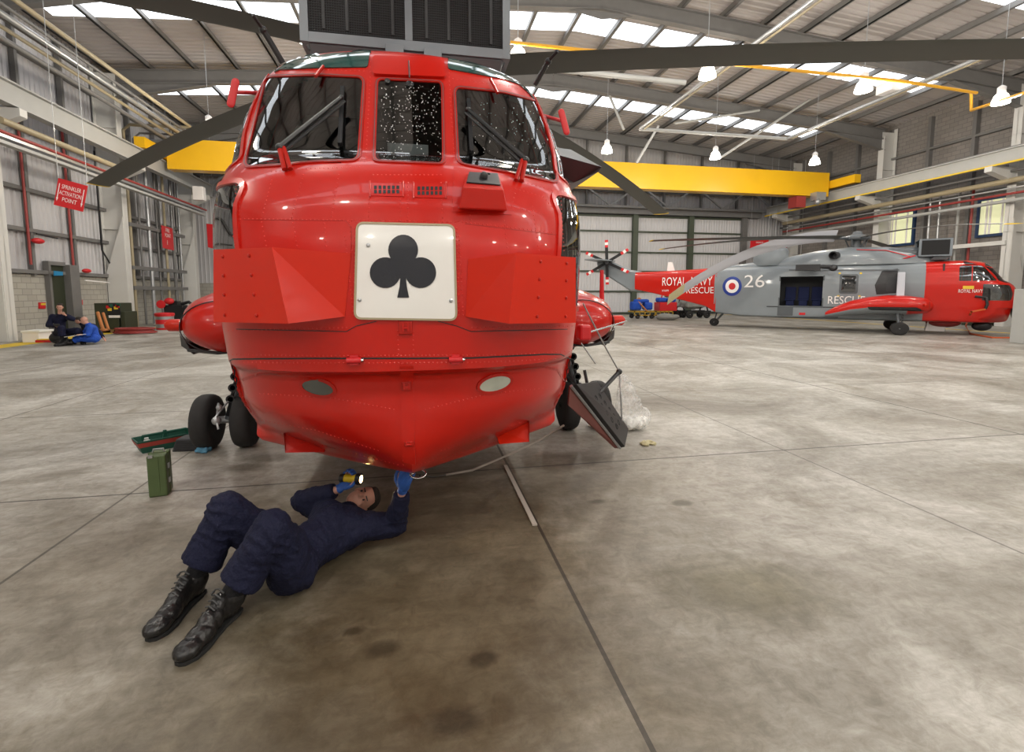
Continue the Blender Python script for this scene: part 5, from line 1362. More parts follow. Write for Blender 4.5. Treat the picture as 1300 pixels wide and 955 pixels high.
def head_geo(mb, c, up, face, k=1.0):
    """c centre of the skull, up towards the crown, face direction"""
    up = Vector(up).normalized(); f = Vector(face); f = (f - up * f.dot(up)).normalized(); s = f.cross(up); c = Vector(c); rot = Matrix((s, f, up)).transposed()
    mb.ell(c + up * .022 * k - f * .008 * k, (.076 * k, .094 * k, .092 * k), rot, 20, 14)
    mb.ell(c - up * .035 * k + f * .022 * k, (.060 * k, .068 * k, .074 * k), rot, 18, 12)
    mb.ell(c - up * .092 * k + f * .058 * k, (.024 * k, .022 * k, .018 * k), rot, 12, 8)            # chin
    mb.ell(c + up * .010 * k + f * .074 * k, (.052 * k, .016 * k, .010 * k), rot, 12, 8)            # brow
    mb.chain([c + up * .004 * k + f * .084 * k, c - up * .026 * k + f * .105 * k], [.008 * k, .013 * k], 10)   # nose
    for q in (-1, 1):
        mb.ell(c - up * .028 * k + f * .096 * k + s * q * .011 * k, .008 * k, nu=8, nv=6)
        mb.ell(c - up * .030 * k + f * .066 * k + s * q * .036 * k, (.020 * k, .016 * k, .016 * k), rot, 10, 8)   # cheek
        mb.ell(c - up * .012 * k - f * .004 * k + s * q * .077 * k, (.008 * k, .018 * k, .030 * k), rot, 10, 8)   # ear
    mb.ell(c - up * .056 * k + f * .084 * k, (.024 * k, .010 * k, .006 * k), rot, 12, 8); mb.ell(c - up * .066 * k + f * .081 * k, (.020 * k, .010 * k, .007 * k), rot, 12, 8)   # lips
    return c, up, f, s
def person(name, loc_label, cat, J, suit, voxel, head_up, face, hair=None, boots=True, gloves=None, hands=None, bald=False, k=1.0, group=None):
    """J: joints in world coordinates"""
    root = empty(name, (J['hip'][0], J['hip'][1], 0)); tag(root, loc_label, cat, group); O = Vector(root.location)
    def L(p): return Vector(p) - O
    hip, chest, neck, head = L(J['hip']), L(J['chest']), L(J['neck']), L(J['head'])
    lat = (L(J['shL']) - L(J['shR'])).normalized()
    b = MB()
    b.chain([hip, (hip + chest) / 2, chest, neck], [.10 * k, .10 * k, .11 * k, .05 * k]); b.chain([neck, head - Vector(head_up).normalized() * .04 * k], [.055 * k, .05 * k])
    for a in 'LR':
        b.chain([L(J['sh' + a]), L(J['el' + a]), L(J['wr' + a])], [.045 * k, .036 * k, .024 * k]); b.chain([chest, L(J['sh' + a])], [.08 * k, .045 * k])
        b.chain([L(J['hip' + a]), L(J['kn' + a]), L(J['an' + a])], [.075 * k, .052 * k, .038 * k]); b.chain([hip, L(J['hip' + a])], [.09 * k, .075 * k])
        ft = L(J['an' + a]) * .55 + L(J['toe' + a]) * .45; b.chain([L(J['an' + a]), Vector((ft.x, ft.y, .045))], [.030 * k, .018 * k])
        h_ = J.get('hand' + a)
        if h_: hand_geo(b, L(J['wr' + a]), h_['d'], h_['n'], h_['side'], h_['curl'], thumb=h_.get('thumb', .6), scale=k * .97)
    c, up, f, s = head_geo(b, head, head_up, face, k)
    body = bake_remesh(b, 'body', M['skin'], root, voxel, 3)
    # eyes
    e = MB()
    for q in (-1, 1): e.ell(c - up * .008 * k + f * .083 * k + s * q * .031 * k, (.009 * k, .009 * k, .005 * k), nu=10, nv=8).chain([c + up * .012 * k + f * .092 * k + s * q * .016 * k, c + up * .014 * k + f * .084 * k + s * q * .044 * k], [.004 * k, .003 * k], 8)
    e.build('eyes', M['black'], body, smooth=60)
    if not bald:
        hr = MB(); rot = Matrix((s, f, up)).transposed(); hr.ell(c + up * .034 * k - f * .020 * k, (.082 * k, .092 * k, .092 * k), rot, 20, 14).ell(c + up * .0 * k - f * .045 * k, (.075 * k, .062 * k, .085 * k), rot, 18, 12); hr.ell(c + up * .085 * k + f * .035 * k, (.055 * k, .045 * k, .028 * k), rot, 14, 8)
        o = bake_remesh(hr, 'hair', hair or M['hair'], root, max(voxel, .006), 3)
    # overalls
    t = MB(); nv = max(voxel, .009)
    t.chain([hip, hip * .5 + chest * .5, chest], [.135 * k, .13 * k, .15 * k]); t.chain([chest, neck - (neck - chest).normalized() * .03 * k], [.15 * k, .075 * k])
    for a in 'LR':
        t.chain([chest + (L(J['sh' + a]) - chest) * .4, L(J['sh' + a])], [.125 * k, .082 * k])
        wr = L(J['wr' + a]); el = L(J['el' + a]); cu = wr + (el - wr).normalized() * .035 * k
        t.chain([L(J['sh' + a]), (L(J['sh' + a]) + el) / 2, el, (el + cu) / 2], [.088 * k, .080 * k, .072 * k, .062 * k]); t.tube([(el + cu) / 2, cu], [.058 * k, .048 * k], 16)
        an = L(J['an' + a]); kn = L(J['kn' + a]); hp = L(J['hip' + a]); cf = an + (kn - an).normalized() * .125 * k
        t.chain([hip, hp], [.135 * k, .125 * k]); t.chain([hp, (hp + kn) / 2, kn, kn + (cf - kn) * .45], [.128 * k, .116 * k, .094 * k, .092 * k]); t.tube([kn + (cf - kn) * .4, kn + (cf - kn) * .8, cf], [.088 * k, .094 * k, .100 * k], 24)
    t.tube([neck - (neck - chest).normalized() * .02 * k, neck + (neck - chest).normalized() * .02 * k], [.075 * k, .066 * k], 18)
    ov = bake_remesh(t, 'overalls', suit, root, nv * .85, 2); folds(ov, [(L(J['kn' + a]), (L(J['an' + a]) - L(J['kn' + a])), .24 * k) for a in 'LR'] + [(L(J['el' + a]), (L(J['wr' + a]) - L(J['el' + a])), .16 * k) for a in 'LR'] + [(hip, chest - hip, .26 * k)], .013 * k); wrinkle(ov, .012 * k, 8, (1, 1.4, 1)); wrinkle(ov, .003 * k, 55)
    cl = MB(); dn = (neck - chest).normalized()
    cl.tube([neck + dn * .0, neck + dn * .03 * k], [.073 * k, .064 * k], 20, False); cl.tube([neck + dn * .03 * k, neck - dn * .01 * k], [.070 * k, .082 * k], 20, False); cl.build('collar', suit, ov, smooth=60)
    for a in 'LR':
        an, toe, kn = L(J['an' + a]), L(J['toe' + a]), L(J['kn' + a])
        MB().tube([an + (kn - an).normalized() * .20 * k, an], [.050 * k, .052 * k], 16).build('sock', M['sock'], root, smooth=60)
        if boots: boot(root, an, toe, kn, k * 1.16, voxel)
        if J.get('hand' + a) and gloves:
            g = MB(); h_ = J['hand' + a]; hand_geo(g, L(J['wr' + a]), h_['d'], h_['n'], h_['side'], h_['curl'], thumb=h_.get('thumb', .6), scale=k * 1.04, thick=1.3)
            gl = bake_remesh(g, 'glove', gloves, root, .0035, 2)
            w_ = L(J['wr' + a]); MB().tube([w_ + (L(J['el' + a]) - w_).normalized() * .012, w_ + Vector(h_['d']).normalized() * .012], [.031, .030], 16).build('glove_cuff', gloves, gl, smooth=50)
    return root, O
def boot(root, an, toe, kn, k, voxel):
    f = Vector((toe.x - an.x, toe.y - an.y, 0)); f.normalize(); up = Vector((0, 0, 1)); s = f.cross(up); rot = Matrix((f, s, up)).transposed()
    z0 = 0.0; base = Vector((an.x, an.y, z0)); b = MB()
    def P(x, y, z): return base + f * x * k + s * y * k + up * z * k
    b.ell(P(.215, 0, .036), (.062 * k, .047 * k, .034 * k), rot, 16, 10); b.ell(P(.15, 0, .044), (.075 * k, .046 * k, .040 * k), rot, 16, 10); b.ell(P(.09, 0, .062), (.08 * k, .040 * k, .050 * k), rot, 16, 10)
    b.ell(P(-.02, 0, .050), (.052 * k, .038 * k, .052 * k), rot, 16, 10); b.ell(P(.03, 0, .07), (.07 * k, .038 * k, .055 * k), rot, 16, 10)
    sh = (kn - an).normalized(); b.chain([P(.0, 0, .055), P(.0, 0, .055) + sh * .052 * k], [.046 * k, .048 * k], 16); b.chain([P(.10, 0, .075), P(.035, 0, .105)], [.026 * k, .034 * k], 12)
    o = bake_remesh(b, 'boot', M['boot'], root, max(voxel * .8, .005), 3); wrinkle(o, .004 * k, 30)
    so = MB(); out = [(-.07, .0), (-.06, .030), (-.02, .038), (.05, .034), (.11, .040), (.17, .050), (.225, .046), (.262, .022), (.268, 0)]; poly = [P(x, y, .0) for x, y in out] + [P(x, -y, .0) for x, y in reversed(out[:-1])][:-1]
    so.prism(poly, up * .015 * k); so.build('sole', M['sole'], o, bevel=.003)
    la = MB()
    for i in range(6):
        x = .140 - i * .019; z = .090 + i * .0125; la.tube([P(x, -.024, z - .006), P(x - .004, 0, z + .008), P(x - .012, .024, z - .002)], .0036 * k, 6)
    la.ell(P(.05, .02, .150), (.016, .006, .007), rot, 8, 6); la.build('laces', M['lace'], o, smooth=60)

wrL, wrR = at(511, 622, z=.42), at(431, 621, z=.36)
tip = at(516, 597, z=.60)
J = dict(hip=at(375, 708, z=.14), chest=at(424, 672, z=.17), neck=at(441, 652, z=.17), head=at(460, 634, z=.20),
         shL=at(468, 668, z=.16), elL=at(501, 667, z=.13), wrL=wrL, shR=at(410, 648, z=.20), elR=at(384, 636, z=.26), wrR=wrR,
         hipL=at(372, 722, z=.13), knL=at(346, 672, z=.45), anL=at(288, 765, z=.09), toeL=at(228, 838, z=.03),
         hipR=at(352, 700, z=.13), knR=at(288, 648, z=.47), anR=at(243, 742, z=.09), toeR=at(190, 808, z=.03))
J['handL'] = dict(d=(tip - wrL).normalized(), n=(.3, .95, -.1), side=1, curl=[.25, .35, .4, .45], thumb=.5)
J['handR'] = dict(d=Vector((.62, .62, .35)), n=(-.15, -.45, .88), side=1, curl=[.85, .9, .9, .95], thumb=.7)
man, MO = person('person', 'person in navy overalls lying on the floor shining a torch under the helicopter nose', 'person', J, M['navy'], .0065, (.88, .30, .05), (-.12, -.80, .60), gloves=M['glove'], k=1.04)
# torch in the right hand
_d = Vector((.62, .62, .35)).normalized(); _n = Vector((-.15, -.45, .88)).normalized(); te = wrR + _d * .085 + _n * .040 + Vector((.085, -.03, -.012)); tc = te - Vector((.135, -.045, .0))
t = empty('torch', tc); tag(t, 'yellow and black torch with glowing lens held in a blue glove', 'torch')
dv = (te - tc).normalized(); o = MB().lathe([(.027, 0), (.031, .005), (.031, .03), (.027, .032)], (0, 0, 0), dv, 18).build('torch_cap', M['black'], t, smooth=40)
MB().lathe([(.027, .03), (.027, .095), (.034, .11), (.034, .125)], (0, 0, 0), dv, 20).build('torch_body', M['torch_y'], t, smooth=40)
MB().lathe([(.036, .115), (.040, .125), (.040, .144), (.034, .146)], (0, 0, 0), dv, 20).build('torch_bezel', M['black'], t, smooth=40)
MB().lathe([(.033, .144), (.018, .148), (.001, .150)], (0, 0, 0), dv, 20).build('torch_lens', M['bulb'], t, smooth=40)
sp = bpy.data.lights.new('torch_light', 'SPOT'); sp.energy = 6; sp.color = (1, .75, .45); sp.spot_size = R(70); sp.shadow_soft_size = .02
so = bpy.data.objects.new('torch_light', sp); COL.objects.link(so); so.parent = t; so.location = dv * .17; so.rotation_euler = dv.to_track_quat('-Z', 'Y').to_euler()

# three mechanics sitting by the wall
def PP(px, py, y): return at(px, py, y=y)
yA = 18.2
Ja = dict(hip=PP(77, 422, yA), chest=PP(76, 406, yA), neck=PP(76, 399, yA - .1), head=PP(76, 390, yA - .15), shL=PP(85, 402, yA), elL=PP(92, 405, yA - .25), wrL=PP(83, 400, yA - .35), shR=PP(67, 402, yA), elR=PP(62, 413, yA - .1), wrR=PP(70, 414, yA - .35),
          hipL=PP(81, 423, yA), knL=PP(99, 420, yA - .35), anL=PP(104, 431, yA - .2), toeL=PP(107, 433, yA - .4), hipR=PP(74, 423, yA), knR=PP(78, 417, yA - .55), anR=PP(79, 432, yA - .55), toeR=PP(73, 435.5, yA - .75))
Ja['handL'] = dict(d=(-.7, -.1, .5), n=(0, -1, 0), side=1, curl=.6); Ja['handR'] = dict(d=(.8, -.3, -.2), n=(0, 0, -1), side=1, curl=.5)
person('person', 'person in dark navy overalls sitting with one hand raised to the chin', 'person', Ja, M['navy'], .014, (.1, -.1, 1), (.25, -.85, -.25), k=1.05)
yB_ = 17.9
Jb = dict(hip=PP(121, 429, yB_), chest=PP(116, 418, yB_), neck=PP(112, 412, yB_), head=PP(107, 407, yB_), shL=PP(115, 416, yB_ - .2), elL=PP(112, 425, yB_ - .3), wrL=PP(104, 425, yB_ - .3), shR=PP(114, 415, yB_ + .2), elR=PP(108, 422, yB_ + .2), wrR=PP(103, 424, yB_),
          hipL=PP(120, 430, yB_ - .1), knL=PP(103, 429.5, yB_ - .2), anL=PP(88, 433.5, yB_ - .25), toeL=PP(85, 431, yB_ - .3), hipR=PP(120, 430, yB_ + .15), knR=PP(103, 425, yB_ + .2), anR=PP(93, 433, yB_ + .1), toeR=PP(89, 433, yB_))
Jb['handL'] = dict(d=(-.9, 0, .1), n=(0, .2, -1), side=1, curl=.3); Jb['handR'] = dict(d=(-.9, -.1, .1), n=(0, -.2, -1), side=-1, curl=.3)
person('person', 'bald person in bright blue overalls sitting on the floor reading papers', 'person', Jb, M['blue'], .014, (-.45, 0, .9), (-.8, -.3, -.5), bald=True, k=1.05)
yC = 18.7
Jc = dict(hip=PP(116, 425, yC), chest=PP(110, 415, yC), neck=PP(104, 411, yC), head=PP(99.5, 407, yC), shL=PP(112, 413, yC - .2), elL=PP(108, 420, yC - .1), wrL=PP(103, 422, yC), shR=PP(118, 414, yC + .2), elR=PP(126, 422, yC - .1), wrR=PP(131, 428.5, yC - .5),
          hipL=PP(113, 426, yC), knL=PP(103, 421, yC), anL=PP(98, 430, yC), toeL=PP(95, 431, yC), hipR=PP(118, 426, yC), knR=PP(107, 422, yC + .2), anR=PP(101, 430, yC + .2), toeR=PP(98, 431, yC + .2))
Jc['handR'] = dict(d=(.5, -.3, -.6), n=(0, 0, -1), side=1, curl=.1)
person('person', 'dark haired person in navy mostly hidden behind the bald one', 'person', Jc, M['navy'], .016, (-.4, 0, .9), (-.85, -.3, -.2), k=1.0)
pp = MB(); a = PP(88, 426, 17.55); pp.box(a + Vector((.22, 0, 0)), (.52, .34, .012), Matrix.Rotation(R(-8), 3, 'Y')); tag(pp.build('paper', M['paper']), 'white papers lying across the knees of the bald person', 'papers')
a = PP(72, 428, 18.05); b = MB(); b.ell((0, 0, .22), (.32, .25, .22)).ell((.12, 0, .1), (.34, .25, .12)); o = b.build('kit_bag', M['black'], smooth=50); o.location = (a.x - .05, a.y + .15, 0); o.scale = (.8, .6, .9); tag(o, 'black kit bag the dark overalled person sits against', 'bag')
o = MB().tube([(0, -.04, 0), (0, .04, 0)], .045, 12).box((0, 0, .0), (.14, .07, .09)).build('camera', M['black'], bevel=.01); o.location = PP(72, 413, 17.7); tag(o, 'small black camera held on the lap of the seated person', 'camera')

# ================================================================== THINGS ON THE FLOOR
def thing(name, loc, lab, cat, rz=0, group=None):
    e = empty(name, loc, rz); tag(e, lab, cat, group); return e
# olive steel ammunition style case standing on end
a = at(205, 626, z=0)
t = thing('tool_case', (a.x, a.y, 0), 'olive green steel case standing on end by the floor joint', 'case', R(12))
MB().bx(-.065, .065, -.09, .09, 0, .345).build('case_body', M['olive'], t, bevel=.012)
MB().bx(-.070, .070, -.012, .012, -.0 + .002, .35).bx(.010, .018, -.093, .093, .01, .34).build('case_rim', M['olive'], t, bevel=.003)
MB().tube([(-.04, 0, .345), (-.035, 0, .375), (.035, 0, .375), (.04, 0, .345)], .007, 8).build('handle', M['galv'], t, smooth=40)
MB().bx(.066, .076, -.05, -.02, .1, .14).bx(.066, .076, -.05, -.02, .22, .26).bx(-.05, -.02, -.10, -.09, .33, .352).build('catch', M['galv'], t)
# tool tray
a0, a1 = at(180, 574, z=0), at(229, 566, z=0)
c = (a0 + a1) / 2; ang = math.atan2(a1.y - a0.y, a1.x - a0.x); ang = R(38)
t = thing('tool_tray', (c.x + .02, c.y + .05, 0), 'green and red open plastic tool tray beside the tyre', 'tool tray', ang)
b = MB(); L_, W2 = .27, .13
def tray_ring(z, g): return [(-L_ + g, -W2 + g, z), (L_ - g, -W2 + g, z), (L_ - g, W2 - g, z), (-L_ + g, W2 - g, z)]
r0, r1, r2, r3 = tray_ring(0, .05), tray_ring(.14, 0), tray_ring(.14, .012), tray_ring(.01, .06)
vs = r0 + r1 + r2 + r3; fs = [(0, 1, 2, 3), (12, 13, 14, 15)]
for i in range(4):
    j = (i + 1) % 4; fs += [(i, j, 4 + j, 4 + i), (4 + i, 4 + j, 8 + j, 8 + i), (8 + i, 8 + j, 12 + j, 12 + i)]
b.add(vs, fs); b.build('tray_body', M['tgreen'], t, bevel=.004)
b = MB()
for i in range(4):
    P0, P1 = Vector(r0[i]).lerp(Vector(r1[i]), .5), Vector(r0[(i + 1) % 4]).lerp(Vector(r1[(i + 1) % 4]), .5); Q0, Q1 = Vector(r0[i]).lerp(Vector(r1[i]), .86), Vector(r0[(i + 1) % 4]).lerp(Vector(r1[(i + 1) % 4]), .86)
    k_ = 1.02; b.add([(P0.x * k_, P0.y * 1.03, P0.z), (P1.x * k_, P1.y * 1.03, P1.z), (Q1.x * k_, Q1.y * 1.03, Q1.z), (Q0.x * k_, Q0.y * 1.03, Q0.z)], [(0, 1, 2, 3)])
b.build('tray_band', M['tred'], t)
MB().prism([(-.03, -.012, .05), (-.015, -.012, .19), (.015, -.012, .19), (.03, -.012, .05)], (0, .024, 0)).tube([(-.2, 0, .165), (.2, 0, .165)], .014, 8).bx(-.21, -.19, -.01, .01, .03, .17).bx(.19, .21, -.01, .01, .03, .17).build('tray_handle', M['tgreen'], t, bevel=.003)
o = MB().ell((0, 0, .045), (.045, .045, .045)).tube([(0, 0, .08), (0, 0, .105)], .02, 10).build('plastic_tub', M['paper'], smooth=50); o.location = (c.x - .12, c.y - .03, .03); tag(o, 'small white tub standing in the green tool tray', 'tub')
# wheel chock and rag
a = at(245, 572, z=0)
o = MB().prism([(-.17, -.08, 0), (.17, -.08, 0), (.14, -.06, .13), (-.13, -.06, .13)], (0, .18, 0)).build('wheel_chock', M['chock'], bevel=.01); o.location = (a.x - .02, a.y + .05, 0); o.rotation_euler = (0, 0, R(-4)); tag(o, 'black ribbed rubber wheel chock in front of the outer tyre', 'wheel chock')
b = MB()
for i in range(9): b.bx(-.14, .14, -.068 + i * .0, -.062, .02 + i * .012, .024 + i * .012)
rb = MB(); [rb.bx(-.145 + .003 * i, .145 - .003 * i, -.082 + i * .0022, -.074 + i * .0022, .012 + i * .013, .018 + i * .013) for i in range(8)]; rb.build('chock_rib', M['rubber'], o)
b = MB(); random.seed(5)
for i in range(9): b.ell((random.uniform(-.05, .05), random.uniform(-.03, .03), random.uniform(.02, .05)), (random.uniform(.02, .04),) * 2 + (.02,), nu=10, nv=8)
o = bake_remesh(b, 'rag', M['rag'], None, .006, 2); wrinkle(o, .01, 40); a = at(260, 574, z=0); o.location = (a.x, a.y, -.005); tag(o, 'crumpled blue rag beside the black wheel chock', 'rag')
# polythene bag of rags with a tall neck
b = MB(); a = at(812, 553, z=0)
b.ell((0, 0, .12), (.22, .19, .12)).ell((.12, .02, .14), (.16, .15, .13)).ell((-.04, -.02, .26), (.17, .14, .18)).ell((-.08, 0, .40), (.12, .10, .17)).ell((-.12, 0, .54), (.07, .06, .12)); o = bake_remesh(b, 'polythene_bag', M['bagfilm'], None, .012, 3); wrinkle(o, .05, 5); wrinkle(o, .006, 16); o.location = (a.x, a.y + .22, 0.0)
mz = min(v.co.z for v in o.data.vertices)
for v in o.data.vertices: v.co.z -= mz
tag(o, 'clear polythene bag of waste standing behind the folded step', 'bag')
b = MB(); b.ell((.02, 0, .08), (.14, .11, .06)).ell((.12, .02, .10), (.09, .08, .06)); q = bake_remesh(b, 'bag_contents', M['paper'], o, .012, 2); wrinkle(q, .03, 18)
b = MB(); [b.ell((random.uniform(-.07, .07), random.uniform(-.03, .03), .018), (.035, .03, .018), nu=10, nv=8) for i in range(6)]
o = bake_remesh(b, 'paper_scrap', M['crumple'], None, .006, 1); wrinkle(o, .018, 35); a = at(822, 565, z=0); o.location = (a.x, a.y, 0); tag(o, 'crumpled oily paper towel on the floor before the bag', 'paper')
# webbing strap hanging from the bow
pts = [at(566, 603, z=.02), at(600, 597, z=.03), at(640, 580, z=.10), at(680, 562, z=.20), at(716, 540, z=.35)]
pts2 = []
for i in range(len(pts) - 1):
    for k_ in range(5): pts2.append(pts[i].lerp(pts[i + 1], k_ / 5))
pts2.append(pts[-1]); b = MB(); b.tube(pts2, .011, 8); o = b.build('mooring_strap', M['strap'], smooth=50); tag(o, 'pale webbing strap sagging from the hull side to the floor', 'strap')
pts = [at(533, 604, z=.50), at(550, 606, z=.25), at(566, 603, z=.02)]
MB().tube(pts, .006, 6).build('strap_end', M['black'], o)
# metal joint cover strip
a, b_ = at(634, 592, z=.003), at(671, 668, z=.003)
o = MB().bar((.775, a.y, .006), (.775, b_.y, .006), .035, .010).build('joint_cover', M['strap']); tag(o, 'pale metal strip lying along the floor joint', 'metal strip')

# ---- by the far wall
def block(name, pa, pb, y, depth, mk, lab, cat, z0=None, bevel=.02, parent=None):
    A, B = at(pa[0], pa[1], y=y), at(pb[0], pb[1], y=y); zb_ = z0 if z0 is not None else B.z
    o = MB().bx(A.x, B.x, y, y + depth, zb_, A.z).build(name, M[mk], parent, bevel=bevel)
    if lab: tag(o, lab, cat)
    return o
yg = 22.8
o = block('generator', (119, 385), (152, 418), yg, 1.0, 'army', 'tall dark green generator cabinet with bright hazard labels', 'generator', z0=.16)
A, B = at(136, 385, y=yg - .02), at(153, 400, y=yg - .02); MB().bx(A.x, B.x, yg - .04, yg, B.z, A.z).build('control_panel', M['black'], o)
for i, (px, py, mk) in enumerate(((139, 393, 'yline'), (140, 388, 'tgreen'), (147, 391, 'yline'), (150, 387, 'tgreen'), (137, 390, 'sign_red'), (149, 389, 'sign_red'))):
    c = at(px, py, y=yg - .06); MB().bx(c.x - .07, c.x + .07, yg - .06, yg - .04, c.z - .06, c.z + .06).build('hazard_label', M[mk], o)
c = at(145, 402, y=yg - .03); MB().bx(c.x - .2, c.x + .2, yg - .03, yg, c.z - .05, c.z + .05).build('maker_plate', M['sign_white'], o)
o = block('equipment_box', (152, 396), (160, 417), yg, .9, 'army', 'lower dark green box on the pallet next to the generator', 'box', z0=.16)
A = at(120, 420, y=yg); B = at(163, 420, y=yg); o = empty('pallet', ((A.x + B.x) / 2, yg, 0)); tag(o, 'wooden pallet under the dark green generator', 'pallet'); w2 = (B.x - A.x) / 2
for k_ in range(7): MB().bx(-w2, w2, .02 + k_ * .16, .13 + k_ * .16, .12, .15).build('board', M['wood'], o)
for xx in (-w2 + .05, -.05, w2 - .15): MB().bx(xx, xx + .1, 0, 1.1, 0, .12).build('bearer', M['wood'], o)
A = at(124, 397, y=21.2); Bq = at(131, 419, y=20.6); o = MB().tube([A, Bq + Vector((0, 0, .0))], .06, 8).tube([A + Vector((.18, 0, -.02)), Bq + Vector((.12, .1, 0))], .05, 8).ell(Bq, (.14, .1, .06)).build('tow_shaft', M['caramel'], smooth=50); tag(o, 'orange brown shafts leaning on the green generator', 'shafts')
o = block('step_box', (0, 0), (1, 1), 1, 1, 'army', '', '') if False else None
A = at(166, 418, y=22.0); cb_ = MB(); [cb_.tube([(r_ * math.cos(a), r_ * .6 * math.sin(a), .04 + .05 * i_) for a in np.linspace(0, 2 * math.pi, 25)], .035, 6, False) for i_, r_ in enumerate((.75, .66, .58, .7))]; o = cb_.build('cable_coil', M['pipe_red'], smooth=60); o.location = (A.x, 22.3, 0.02); tag(o, 'low coil of dark hose on the yellow line by the pallet', 'coil')
MB().ell((-.1, -.05, .10), (.35, .25, .09)).build('cloth', M['rag'], o, smooth=60)
# fire bucket
A = at(210, 417, y=24.6); t = thing('fire_bucket', (A.x, 24.6, 0), 'red and silver drum standing before the riser pipes', 'drum')
MB().lathe([(.33, 0), (.35, .06), (.35, .09)], seg=24).build('drum_base', M['sign_red'], t, smooth=40); MB().lathe([(.34, .08), (.36, .62)], seg=24).build('drum_body', M['galv'], t, smooth=40)
MB().lathe([(.365, .60), (.39, .66), (.39, .72), (.35, .75), (.1, .77)], seg=24).build('drum_rim', M['sign_red'], t, smooth=40); MB().lathe([(.352, .26), (.356, .46)], seg=24).build('drum_label', M['sign_red'], t, smooth=40)
A = at(225, 395, y=27); t = thing('engine_stand', (A.x, 27, 0), 'dark machinery with red handles behind the red and silver drum', 'machinery')
b = MB(); b.bx(-.45, .35, -.3, .3, .5, 1.05).bx(.35, .8, -.2, .25, .5, .95).bx(-.3, .1, -.2, .2, 1.05, 1.25).tube([(.2, 0, 1.1), (.55, 0, 1.2), (.75, 0, 1.0)], .08, 10).lathe([(.1, 0), (.22, .04), (.22, .12), (.1, .16)], (.55, -.2, .8), (0, -1, 0), 16).bx(-.6, .8, -.3, .3, .3, .5); b.build('engine_block', M['black'], t, smooth=40)
MB().lathe([(.05, 0), (.2, .02), (.2, .06), (.05, .08)], (-.5, -.4, 1.1), (0, -1, 0), 14).ell((-.2, -.3, 1.25), (.22, .15, .16)).build('hand_wheel', M['sign_red'], t, smooth=40); MB().bx(-.55, -.45, -.2, .2, 0, .3).bx(.6, .7, -.2, .2, 0, .3).build('stand_leg', M['steel'], t)
# white storage box, red and yellow bits on the left
o = block('storage_box', (27, 421), (50, 434), 18.9, .6, 'sign_white', 'white plastic storage box at the foot of the nearest column', 'box', z0=0.0)
A = at(28, 421, y=18.9); B = at(50, 424, y=18.9); MB().bx(A.x - .03, B.x + .03, 18.87, 19.53, A.z - .04, A.z + .03).build('box_lid', M['paper'], o, bevel=.01)
A = at(60, 430, y=18.9); o = MB().bx(-.3, .3, -.1, .1, 0, .08).build('spill_mat', M['sign_red'], bevel=.02); o.location = (A.x, 18.9, .005); tag(o, 'red and yellow folded mat by the black kit bag', 'mat'); MB().bx(-.25, .3, -.105, .1, .08, .11).build('top_fold', M['yline'], o, bevel=.01)
# the post with the green marking at the right edge
A = at(1293, 436, z=0); t = thing('marker_post', (A.x + .12, A.y, 0), 'pale grey post with green marks before the nose of the far helicopter', 'post')
zt_ = at(1293, 367, y=A.y).z; MB().bx(-.22, .30, -.2, .2, 0, zt_).build('post_body', M['steel_lt'], t, bevel=.02)
mk_ = MB()
for i, (w_, h_, x_) in enumerate(((.05, .10, -.08), (.06, .09, -.09), (.05, .12, -.08), (.06, .10, -.09), (.04, .12, -.08))): mk_.bx(x_, x_ + w_, -.206, -.2, zt_ - .16 - i * .17, zt_ - .16 - i * .17 + h_)
mk_.build('post_marking', M['tgreen'], t); MB().bx(-.09, -.05, -.206, -.2, zt_ - 1.05, zt_ - .95).build('post_mark', M['sign_red'], t)
o = block('equipment_crate', (1243, 405), (1263, 421), 19.6, .8, 'army', 'dark green crate under the nose of the far helicopter', 'crate', z0=0)
c = at(1257, 413, y=19.58); MB().bx(c.x - .05, c.x + .05, 19.56, 19.6, c.z - .05, c.z + .05).build('crate_label', M['sign_white'], o)
# loads and trolleys at the great door
yt = 29.5
def trolley(pxa, pxb, lab, load):
    A, B = at(pxa, 400, y=yt), at(pxb, 400, y=yt); w2 = (B.x - A.x) / 2; t = thing('trolley', ((A.x + B.x) / 2, yt, 0), lab, 'trolley')
    b = MB(); b.bx(-w2, w2, -.5, -.44, .42, .5).bx(-w2, w2, .44, .5, .42, .5)
    for k_ in range(5): x = -w2 + k_ * (2 * w2 - .06) / 4; b.bx(x, x + .06, -.5, .5, .42, .5); b.bx(x, x + .05, -.5, -.46, .2, .5)
    b.bx(-w2, w2, -.5, -.44, .2, .26); b.build('trolley_frame', M['cartyellow'], t)
    for sx in (-w2 + .25, w2 - .25):
        for yy in (-.45, .45): wheel(t, (sx, yy, .16), .16, .1, (0, 1, 0))
    return t, w2
t, w2 = trolley(801, 828, 'yellow trolley with blue packs under the tail rotor', 'blue')
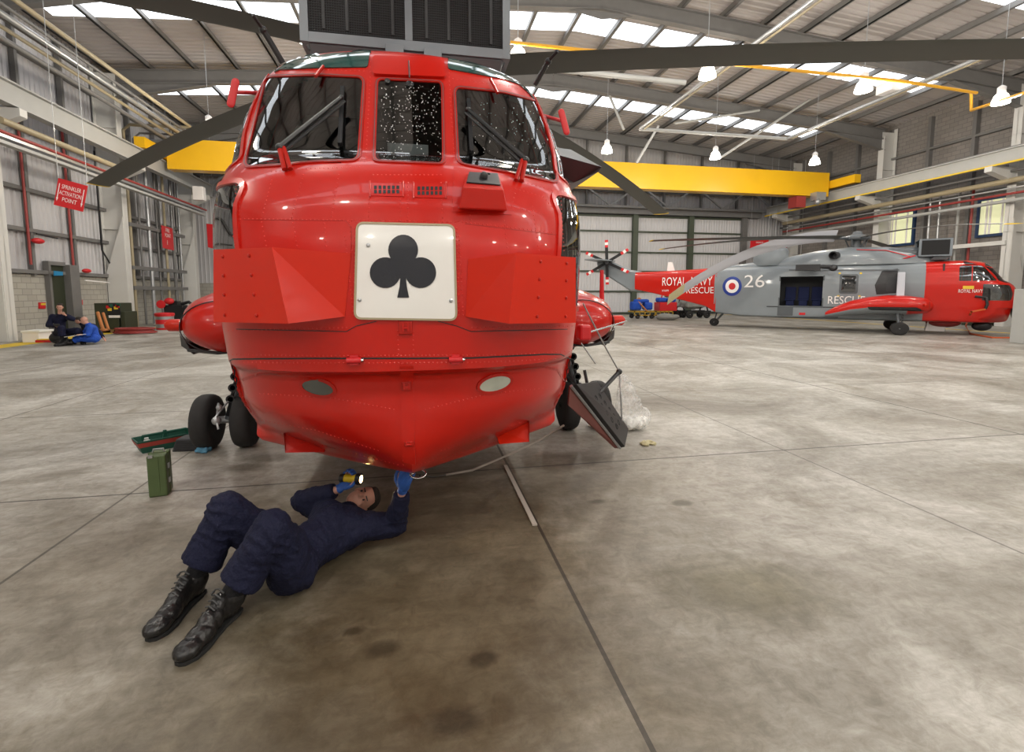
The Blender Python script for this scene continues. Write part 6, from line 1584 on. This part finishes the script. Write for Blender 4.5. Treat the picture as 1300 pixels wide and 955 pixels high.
b = MB(); b.bx(-.75, -.1, -.3, .3, .55, 1.1).bx(.1, .65, -.3, .3, .55, 1.05).bx(-.55, .45, -.2, .2, 1.0, 1.25); b.build('blue_pack', M['blue'], t, bevel=.12); MB().tube([(-.35, -.2, 1.1), (.1, -.55, .5)], .05, 8).ell((-.2, 0, 1.25), (.14, .1, .1)).build('lifting_arm', M['caramel'], t)
t, w2 = trolley(828, 850, 'yellow trolley carrying a red box with blue packs', 'red')
MB().bx(-.3, .9, -.4, .4, .5, 1.05).build('red_box', M['sign_red'], t, bevel=.02); MB().bx(-.3, .25, -.3, .3, 1.05, 1.35).bx(.3, .9, -.3, .3, 1.05, 1.32).build('blue_pack', M['blue'], t, bevel=.1); MB().tube([(.0, 0, 1.3), (.1, 0, 1.7)], .05, 8).ell((.1, 0, 1.72), (.12, .1, .08)).build('lifting_eye', M['sign_red'], t)
A = at(848, 402, y=27.5); o = MB().ell((0, 0, .2), (.75, .4, .22)).build('dust_sheet', M['tarp'], smooth=50); o.location = (A.x, 27.5, -.01); tag(o, 'grey blue folded sheet on the floor before the red box trolley', 'sheet'); wrinkle(o, .08, 3)
for (pa, pb, lab, mk) in ((850, 873, 'grey tarpaulin covered load left of the taller covered load', 'tarp'), (866, 898, 'wide tarpaulin covered load partly behind the tail wheel', 'tarp')):
    A, B = at(pa, 400, y=yt), at(pb, 400, y=yt); w2 = (B.x - A.x) / 2; t = thing('covered_load', ((A.x + B.x) / 2, yt + (.9 if pa == 850 else 0), 0), lab, 'covered trolley')
    b = MB(); b.ell((0, 0, 1.0), (w2, .5, .42)).bx(-w2 * .9, w2 * .9, -.45, .45, .75, 1.1); q = bake_remesh(b, 'tarpaulin', M[mk], t, .05, 3); wrinkle(q, .12, 3)
    MB().ell((0, .1, 1.42), (w2 * .8, .3, .10)).build('green_cover', M['olive'], t, smooth=50)
    b = MB(); b.bx(-w2, w2, -.4, -.3, .38, .5).bx(-w2, w2, .3, .4, .38, .5); b.bar((0, -.45, .3), (.35, -.45, 1.45), .07, .07).bar((.7, -.45, .3), (.35, -.45, 1.45), .07, .07); b.build('trolley_frame', M['black'], t)
    for sx in (-w2 + .3, w2 - .3):
        for yy in (-.4, .4): wheel(t, (sx, yy, .24), .24, .14, (0, 1, 0))
